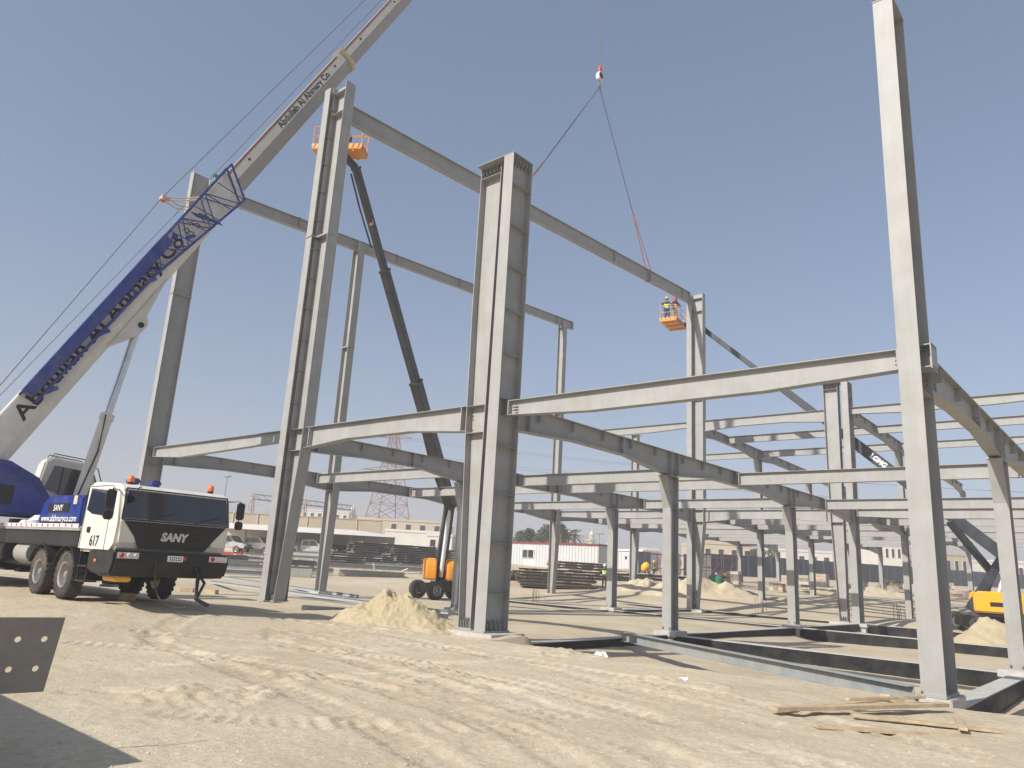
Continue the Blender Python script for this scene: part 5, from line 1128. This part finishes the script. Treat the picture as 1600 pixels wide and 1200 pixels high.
b = MB(); b.bar((-.6, 0, .3), (.7, .1, .9), .12, .12); b.bar((.5, -.4, 0), (.1, 0, 1.0), .1, .1); b.bar((.5, .5, 0), (.1, 0, 1.0), .1, .1); b.bar((-.6, 0, 0), (-.3, 0, .9), .1, .1); b.build('stand', 'steel_dark', th)
for sy in (-.45, .45): b = MB(); b.lathe([(.24, -.06), (.24, .06)], (.5, sy, .2), (0, 1, 0), 12); b.build('wheel', 'rubber', th)
# dark site fence in panels
fa, fe = hline(1090, 899, 1620, 921, 50); A = V((fe.x-fa.x, fe.y-fa.y, 0)); L = A.length; A.normalize(); th = thing('site_fence', 'dark navy sheet fence running across the far right of the site', 'fence', fa)
n = int(L/2.4)
for k in range(n):
    q0 = A*(k*L/n+.02); q1 = A*((k+1)*L/n-.02); z0 = gz(fa.x+q0.x, fa.y+q0.y)-fa.z; b = MB(); b.bar(q0+V((0, 0, z0+1.25)), q1+V((0, 0, z0+1.25)), .05, 2.7); b.build('panel', 'fence_navy', th)
    b = MB(); b.tube(q0+V((0, 0, z0-.3)), q0+V((0, 0, z0+2.65)), .05, n=6); b.build('post', 'steel_dark', th)
# tan boundary wall at left in panels
def panel_wall(px0, py0, px1, py1, h, label, m, step=3.0, t0=60, thick=.25):
    a, e = hline(px0, py0, px1, py1, t0); A = V((e.x-a.x, e.y-a.y, 0)); L = A.length; A.normalize(); th = thing('boundary_wall', label, 'wall', a); n = max(2, int(L/step))
    for k in range(n):
        q0 = A*(k*L/n+.015); q1 = A*((k+1)*L/n-.015); z0 = gz(a.x+q0.x, a.y+q0.y)-a.z; b = MB(); b.bar(q0+V((0, 0, z0+h/2-.3)), q1+V((0, 0, z0+h/2-.3)), thick, h+.6); b.build('panel', m, th)
        b = MB(); b.bar(q0+V((0, 0, z0-.3)), q0+V((0, 0, z0+h+.05)), .35, .35); b.build('pier', m, th)
    b = MB(); b.bar(V((0, 0, h+.05)), A*L+V((0, 0, gz(e.x, e.y)-a.z+h+.05)), .4, .1); b.build('coping', m, th)
panel_wall(280, 853, 592, 869, 4.3, 'tan panelled boundary wall behind the white carport', 'tan_wall', t0=95)
# carport with pickups
ca, ce = hline(318, 863, 612, 878, 60); A = V((ce.x-ca.x, ce.y-ca.y, 0)); L = A.length; A.normalize(); Bk = V((-A.y, A.x, 0)); Bk = Bk if Bk.dot(ca-CAM) > 0 else -Bk
th = thing('carport', 'long white-roofed carport sheltering two pickups at left', 'carport', ca)
n = 24; H_ = 2.55
up = []; 
for k in range(n+1):
    s = k/n; x = A*(L*s); zz = gz(ca.x+x.x, ca.y+x.y)-ca.z; th_ = .5*(1-max(0, (s-.72)/.28)**2)+.04; up.append((x, zz+H_, th_))
b = MB()
for k in range(n):
    (x0, z0, t0), (x1, z1, t1) = up[k], up[k+1]
    b.loop2([x0+V((0, 0, z0)), x0+V((0, 0, z0+t0)), x0+Bk*8+V((0, 0, z0+t0+.25)), x0+Bk*8+V((0, 0, z0+.2))], [x1+V((0, 0, z1)), x1+V((0, 0, z1+t1)), x1+Bk*8+V((0, 0, z1+t1+.25)), x1+Bk*8+V((0, 0, z1+.2))])
b.build('roof', 'roof_white', th)
for k in range(7):
    x = A*(L*(k+.35)/7); zz = gz(ca.x+x.x, ca.y+x.y)-ca.z
    b = MB(); b.tube(x+Bk*1.2+V((0, 0, zz-.3)), x+Bk*1.2+V((0, 0, zz+H_+.05)), .09, n=8); b.bar(x+Bk*.1+V((0, 0, zz+H_-.05)), x+Bk*1.2+V((0, 0, zz+H_-.7)), .08, .08); b.build('post', 'steel_dark', th)
b = MB(); b.bar(Bk*8.1+V((0, 0, H_/2)), A*L+Bk*8.1+V((0, 0, H_/2+gz(ce.x, ce.y)-ca.z)), .15, H_+.6); b.build('back_wall', 'plaster', th)
def pickup(px, py, rz, label, m):
    p = hit(px, py, 60); p = p+Bk*4.6; p.z = gz(p.x, p.y); th = thing('pickup_truck', label, 'pickup', p, rz, 'pickups under the carport')
    pr = [(-2.6, .55), (-2.6, 1.05), (-.95, 1.1), (-.75, 1.75), (.75, 1.78), (1.45, 1.12), (2.5, 1.0), (2.65, .8), (2.65, .5)]
    b = MB(); b.loop2([(x, -.88, z) for x, z in pr], [(x, .88, z) for x, z in pr]); bd = b.build('body', m, th, bevel=.06, smooth=True)
    for sy in (-1, 1):
        b = MB(); b.loop2([(x, sy*.884, z) for x, z in ((-.7, 1.15), (.05, 1.15), (.05, 1.66), (-.6, 1.66))], [(x, sy*.892, z) for x, z in ((-.7, 1.15), (.05, 1.15), (.05, 1.66), (-.6, 1.66))]); b.build('side_window', 'glass', bd)
        b = MB(); b.loop2([(x, sy*.884, z) for x, z in ((.12, 1.15), (1.2, 1.15), (.72, 1.68), (.12, 1.68))], [(x, sy*.892, z) for x, z in ((.12, 1.15), (1.2, 1.15), (.72, 1.68), (.12, 1.68))]); b.build('side_window', 'glass', bd)
    b = MB(); b.loop2([(1.38, -.75, 1.2), (1.38, .75, 1.2), (.83, .68, 1.72), (.83, -.68, 1.72)], [(1.42, -.75, 1.21), (1.42, .75, 1.21), (.87, .68, 1.73), (.87, -.68, 1.73)]); b.build('windscreen', 'glass', bd)
    b = MB(); b.bb((-2.5, -.75, 1.051), (-1.05, .75, 1.09)); b.build('bed_floor', 'black', bd)
    for sy in (-.6, .6): b = MB(); b.box((2.62, sy, .86), (.1, .35, .16)); b.build('headlight', 'lamp_lens', bd, bevel=.02)
    b = MB(); b.box((2.66, 0, .6), (.12, 1.7, .2)); b.build('bumper', 'black', th, bevel=.03)
    b = MB(); b.box((2.66, 0, .84), (.06, .7, .16)); b.build('grille', 'black', bd)
    for x in (-1.55, 1.7):
        for sy in (-1, 1): wheel(th, (x, sy*.78, .38), (0, sy, 0), .38, .26, .23, tread=14)
ang = math.atan2(A.y, A.x)-.35
pickup(383, 868, ang, 'silver pickup under the carport, left of the tall twin column', 'car_white'); pickup(476, 873, ang, 'grey pickup under the carport, between twin and slender columns', 'car_silver'); pickup(335, 866, ang, 'silver pickup mostly hidden behind the crane cab', 'car_silver')
b = MB(); q0, q1 = hline(345, 871, 420, 875, 60); b.bar(q0+V((0, 0, .35)), q1+V((0, 0, .35)), .05, .25); tag(b.build('red_barrier', 'letter_red', org=q0), 'low red barrier in front of the silver pickup', 'barrier')
# transmission tower
def lattice(th, base, h, w0, w1, m, n=9, ang=.6, r=.09, nm='leg'):
    c = [(math.cos(ang+i*math.pi/2), math.sin(ang+i*math.pi/2)) for i in range(4)]
    P = lambda i, s: V((c[i][0]*(w0+(w1-w0)*s)/1.414, c[i][1]*(w0+(w1-w0)*s)/1.414, h*s))
    for i in range(4): b = MB(); b.tube(P(i, 0)+V((0, 0, -1)), P(i, 1), r*1.4, n=5); b.build(nm, m, th)
    lv = [1-(1-k/n)**1.25*1 for k in range(n+1)]
    for i in range(4):
        j = (i+1) % 4
        for k in range(n):
            b = MB(); b.tube(P(i, lv[k]), P(j, lv[k+1]), r*.7, n=4); b.build('brace', m, th); b = MB(); b.tube(P(j, lv[k]), P(i, lv[k+1]), r*.7, n=4); b.build('brace', m, th)
            if k: b = MB(); b.tube(P(i, lv[k]), P(j, lv[k]), r*.6, n=4); b.build('brace', m, th)
def far(px, py, t): p = at(px, py, t); return V((p.x, p.y, gz(p.x, p.y)))
q = far(601, 850, 185); H1 = (at(607, 640, 185).z-q.z); th = thing('transmission_tower', 'rusty lattice power pylon seen behind the left roof frame', 'pylon', q)
lattice(th, q, H1*.86, 11, 1.6, 'rust', 9, .5)
A2 = V((RT.x, RT.y, 0)).normalized()
for z, l in ((.62, 7.5), (.76, 6), (.88, 4.5)):
    for sg in (-1, 1):
        for dz in (0, 1.2): b = MB(); b.tube(V((0, 0, H1*z*.95+dz)), A2*sg*l+V((0, 0, H1*z*.95)), .09, n=4); b.build('cross_arm', 'rust', th)
b = MB(); b.tube((0, 0, H1*.85), (0, 0, H1), .1, n=4); b.build('peak', 'rust', th)
wires = MB()
for z, l in ((.62, 7.5), (.76, 6), (.88, 4.5)):
    for sg in (-1, 1):
        s0 = q+A2*sg*l+V((0, 0, H1*z*.95))
        for d_, ln in ((V((-.9, .35, 0)), 260), (V((.85, .6, 0)), 300)):
            wires.path([s0+d_*ln*t+V((0, 0, -28*t*(1-t)*1.0)) for t in np.linspace(0, 1, 12)], .035, 3)
o = wires.build('power_lines', 'rope', org=q, kind='stuff'); o['label'] = 'thin power lines strung from the lattice pylon'; o['category'] = 'power lines'
# substation gantry
qa = far(386, 840, 150); qb = far(545, 850, 165); th = thing('substation_gantry', 'pale lattice gantry of a substation above the tan wall', 'gantry', qa); hA = at(386, 770, 150).z-qa.z; hB = at(545, 789, 165).z-qa.z
for p_, h in ((V((0, 0, 0)), hA), (qb-qa, hB), ((qb-qa)*.5, (hA+hB)/2)):
    for dx, dy in ((-.5, -.5), (.5, -.5), (.5, .5), (-.5, .5)): b = MB(); b.tube(V((p_.x+dx, p_.y+dy, -1)), V((p_.x+dx*.6, p_.y+dy*.6, h)), .1, n=4); b.build('leg', 'pinkish', th)
    for k in range(7):
        b = MB(); sg = 1 if k % 2 else -1; b.tube(V((p_.x-.5*sg, p_.y-.5, h*k/7)), V((p_.x+.5*sg, p_.y-.5, h*(k+1)/7)), .06, n=4); b.build('brace', 'pinkish', th)
for dz, m_ in ((0, 'steel'), (-1.0, 'steel')): b = MB(); b.tube(V((0, 0, hA+dz)), V((qb.x-qa.x, qb.y-qa.y, hB+dz)), .16, n=5); b.build('beam', m_, th)
for k in range(12):
    f0, f1 = k/12, (k+1)/12; P = lambda f, dz: V(((qb.x-qa.x)*f, (qb.y-qa.y)*f, hA+(hB-hA)*f+dz)); b = MB(); b.tube(P(f0, 0), P(f1, -1), .05, n=4); b.build('brace', 'steel', th)
# street lights
for k, (px, pt, pb, t) in enumerate(((340, 742, 850, 120), (935, 834, 886, 130))):
    q = far(px, pb, t); h = at(px, pt, t).z-q.z; th = thing('street_lamp', ['lamp post with flat head right of the crane cab roof', 'dark lamp post behind the long white cabin'][k], 'lamp post', q, group='lamp posts')
    b = MB(); b.tube((0, 0, -.5), (0, 0, h), .1, .06, n=6); b.build('pole', 'steel_dark', th); b = MB(); b.box((0, 0, h+.05), (1.6, .5, .15)); b.build('lamp_head', 'steel_dark', th)
# far buildings
def house(px0, px1, ytop, t, m, label, name='building', cols=3, floors=2, dep=10, parapet=True, wm='glass', dome=False, ybot=870, group=None, win=True, rot=0):
    A = V((RT.x, RT.y, 0)).normalized(); A = Matrix.Rotation(rot, 3, 'Z') @ A; Bk = V((-A.y, A.x, 0)); p0 = at(px0, ybot, t); p1 = at(px1, ybot, t); wd = (p1-p0).length; pm = at((px0+px1)/2, ytop, t); z0 = gz(pm.x, pm.y); h = max(2.5, pm.z-z0)
    th = thing(name, label, 'building', (p0.x, p0.y, z0), math.atan2(A.y, A.x), group)
    b = MB(); b.bb((0, 0, -2), (wd, dep, h)); b.build('wall', m, th)
    if parapet:
        b = MB(); b.bb((-.1, -.12, h), (wd+.1, .2, h+.5)); b.bb((-.1, dep-.2, h), (wd+.1, dep+.1, h+.5)); b.bb((-.1, .201, h), (.2, dep-.201, h+.5)); b.bb((wd-.2, .201, h), (wd+.1, dep-.201, h+.5)); b.build('parapet', m, th)
    if win:
        fl = max(1, int(h/3.2)); ch = h/fl; cols_ = max(1, cols)
        for f in range(fl):
            for c in range(cols_):
                x = wd*(c+.5)/cols_; ww = min(1.2, wd/cols_*.4); z = f*ch+ch*.32
                b = MB(); b.bb((x-ww/2-.1, -.06, z-.1), (x+ww/2+.1, .02, z+ch*.5+.1)); w_ = b.build('window', 'plaster', th); b = MB(); b.bb((x-ww/2, -.09, z), (x+ww/2, -.061, z+ch*.5)); b.build('pane', wm, w_)
    if dome: b = MB(); b.lathe([(wd*.3, 0), (wd*.28, wd*.12), (wd*.18, wd*.24), (.001, wd*.3)], (wd/2, dep/2, h), (0, 0, 1), 14); b.build('dome', m, th, smooth=True)
    return th
house(556, 692, 814, 175, 'tan_light', 'long tan warehouse with small windows left of the orange boom lift', cols=6, dep=25, name='warehouse', ybot=850)
house(600, 690, 832, 150, 'plaster', 'low white sheds in front of the tan warehouse', cols=0, dep=12, win=False, name='shed', ybot=850)
house(665, 705, 838, 130, 'plaster', 'small white house beside the orange boom lift', cols=2, dep=8, ybot=862)
house(1096, 1178, 851, 150, 'tan_light', 'tan block building behind the far twin column', cols=4, dep=18, ybot=890)
house(1205, 1302, 862, 165, 'plaster', 'broad white building seen between the low columns', cols=5, dep=20, ybot=900)
house(1310, 1360, 868, 170, 'tan_light', 'tan house right of the broad white building', cols=3, dep=14, ybot=900)
house(1374, 1412, 852, 160, 'plaster', 'white apartment house with windows left of the right column', cols=4, dep=14, ybot=905)
house(1478, 1515, 868, 150, 'tan_wall', 'brown building seen right of the nearest right column', cols=3, dep=14, ybot=905)
house(1560, 1620, 880, 150, 'plaster', 'pale building at the right edge behind the yellow lift', cols=4, dep=14, ybot=915)
house(345, 440, 805, 210, 'tan_wall', 'low brown roofs behind the tan wall, right of the crane', cols=4, dep=14, ybot=850)
house(465, 500, 797, 230, 'plaster', 'white villa with dark roof above the tan wall', cols=3, dep=12, ybot=850)
house(505, 540, 800, 230, 'plaster', 'second white villa right of the dark-roofed one', cols=3, dep=12, ybot=850)
RH = random.Random(5)
FB = [(800, 822), (818, 846), (842, 860), (900, 918), (912, 930), (928, 950), (946, 962), (958, 976), (972, 996), (990, 1010), (1008, 1030), (1026, 1050), (1048, 1068), (1064, 1096), (1180, 1210), (1300, 1330), (1420, 1450), (1450, 1480), (1535, 1565)]
for k, (a, e) in enumerate(FB):
    hx = 887+.057*((a+e)/2-800)
    house(a, e, hx-RH.uniform(26, 46)*(1 if a < 1100 else .75), RH.uniform(260, 420), RH.choice(['plaster', 'plaster', 'tan_light', 'pinkish', 'plaster']), f'pale far-off town house, {ORD[k]} from the left in the row above the cabins', cols=RH.choice([2, 3, 4]), dep=12, ybot=hx, dome=k in (6,), group='far town houses', rot=RH.uniform(-.3, .3))
# minarets
for k, (px, yt, t) in enumerate(((546, 786, 280), (924, 828, 300))):
    q = far(px, 850, t); h = at(px, yt, t).z-q.z; th = thing('minaret', ['slender minaret left of the lattice pylon', 'short tan tower above the far houses by the long cabin'][k], 'tower', q)
    b = MB(); b.lathe([(1.5, -1), (1.35, h*.6), (1.25, h*.68)], (0, 0, 0), (0, 0, 1), 12); b.build('shaft', 'tan_light', th, smooth=True); b = MB(); b.lathe([(1.9, h*.68), (1.9, h*.72), (1.0, h*.722), (.95, h*.86)], (0, 0, 0), (0, 0, 1), 12); b.build('balcony', 'tan_light', th); b = MB(); b.lathe([(1.05, h*.86), (.8, h*.92), (.2, h*.97), (.05, h)], (0, 0, 0), (0, 0, 1), 12); b.build('cap', 'plaster', th, smooth=True)
# trees
def tree(px, py, t, h, rx, label, m='leaf', seed=1, n=2600, palm=False):
    q = far(px, py, t); R = random.Random(seed); th = thing('palm_tree' if palm else 'tree', label, 'tree', q, group='far trees')
    b = MB(); b.path([(0, 0, -.4), (.1, 0, h*.3), (.05, .1, h*.6)], .18, 7)
    for k in range(5): an = R.uniform(0, 6.28); b.path([(.05, .05, h*.35+R.random()*h*.2), (math.cos(an)*rx*.4, math.sin(an)*rx*.4, h*.65), (math.cos(an)*rx*.65, math.sin(an)*rx*.65, h*.8)], .06, 5)
    b.build('trunk', 'trunk', th, smooth=True)
    cl = [(V((R.uniform(-1, 1)*rx*.75, R.uniform(-1, 1)*rx*.75, h*R.uniform(.4, .9))), R.uniform(.28, .5)*rx) for _ in range(9)]
    b = MB()
    for k in range(n):
        c, r = R.choice(cl); d = V((R.gauss(0, 1), R.gauss(0, 1), R.gauss(0, 1))).normalized()*r*R.random()**.35; p = c+d; s = R.uniform(.14, .32); a = V((R.gauss(0, 1), R.gauss(0, 1), R.gauss(0, 1))).normalized(); e = a.cross(V((R.gauss(0, 1), R.gauss(0, 1), R.gauss(0, 1)))).normalized()
        o_ = len(b.v); b.v += [tuple(p+a*s), tuple(p+e*s*.5), tuple(p-a*s), tuple(p-e*s*.5)]; b.f.append((o_, o_+1, o_+2, o_+3))
    b.build('crown', m, th); return th
def palm(px, py, t, h, label, seed):
    q = far(px, py, t); R = random.Random(seed); th = thing('palm_tree', label, 'palm', q, group='far trees'); b = MB(); b.path([(0, 0, -.4), (.1, .05, h*.5), (.0, .1, h)], .2, 8); b.build('trunk', 'trunk', th, smooth=True)
    b = MB()
    for k in range(30):
        an = R.uniform(0, 6.28); el = R.uniform(-.5, 1.1); L = R.uniform(2, 3.2); prev = None; d = V((math.cos(an)*math.cos(el), math.sin(an)*math.cos(el), math.sin(el))); sd = d.cross(Z_).normalized()
        for j in range(9):
            f = j/8; c = V((0, .1, h))+V((d.x, d.y, 0))*L*f+V((0, 0, d.z*L*f-1.5*f*f)); w = .5*math.sin(math.pi*min(1, f*.9+.1))
            for sg in (-1, 1):
                o_ = len(b.v); b.v += [tuple(c), tuple(c+d*.18), tuple(c+sd*sg*w+d*.3-V((0, 0, .15)))]; b.f.append((o_, o_+1, o_+2))
    b.build('crown', 'palm_leaf', th)
tree(372, 845, 150, 4.2, 2.6, 'bushy tree right of the crane mirror, above the tan wall', seed=3); tree(395, 848, 155, 3.2, 2.0, 'smaller tree beside the gantry foot', seed=8, n=1600); tree(577, 856, 150, 3.6, 2.0, 'small round tree left of the lattice pylon foot', seed=5, n=1600)
tree(492, 850, 190, 5, 3.6, 'dark tree above the tan wall behind the slender column', seed=15, n=1800)
for k, (px, h, rx) in enumerate(((832, 6.0, 3.2), (846, 7.2, 3.6), (862, 6.6, 3.0))): tree(px, 880, 140, h, rx, ['leftmost', 'tallest', 'right-hand'][k]+' leafy tree above the red-edged cabin roof', seed=20+k)
for k, (px, h) in enumerate(((874, 5.2), (886, 4.6), (896, 4.9))): palm(px, 884, 135, h, ['first', 'second', 'third'][k]+' date palm from the left, above the cabin roof', 30+k)
tree(1195, 890, 150, 5, 3.2, 'dark tree left of the broad white building', seed=41, n=1800)
# guard rails on the rear first floor
for k, (x0, y0, x1, y1) in enumerate(((0.2, 42, 9.6, 42), (0.2, 36.2, 0.2, 42), (-9.8, 42, -.6, 42))):
    th = thing('guard_rail', ['temporary guard rail along the rear right bay at first-floor height', 'temporary guard rail running back on the third line', 'temporary guard rail along the rear middle bay'][k], 'guard rail', (x0, y0, 5.95), group='temporary guard rails'); d = V((x1-x0, y1-y0, 0)); n = 5
    for i in range(n+1): b = MB(); b.tube(d*(i/n), d*(i/n)+V((0, 0, 1.15)), .03, n=6); b.build('post', 'steel_dark', th)
    for z in (.6, 1.12): b = MB(); b.tube(V((0, 0, z)), d+V((0, 0, z)), .022, n=6); b.build('rail', 'steel_dark', th)

# ------------------------------------------------------------------ haze: dusty air round the whole site
b = MB(); b.bb((-830, -320, -3), (830, 930, 66)); hz_ = b.build('haze', 'rope', kind='stuff')
hm = bpy.data.materials.new('haze'); hm.use_nodes = True; N = hm.node_tree.nodes; L = hm.node_tree.links
N.remove(N['Principled BSDF']); pv = N.new('ShaderNodeVolumePrincipled'); pv.inputs['Color'].default_value = (.98, .93, .95, 1); pv.inputs['Density'].default_value = .0017; pv.inputs['Anisotropy'].default_value = 0
L.new(pv.outputs[0], N['Material Output'].inputs['Volume']); hz_.data.materials.clear(); hz_.data.materials.append(hm)
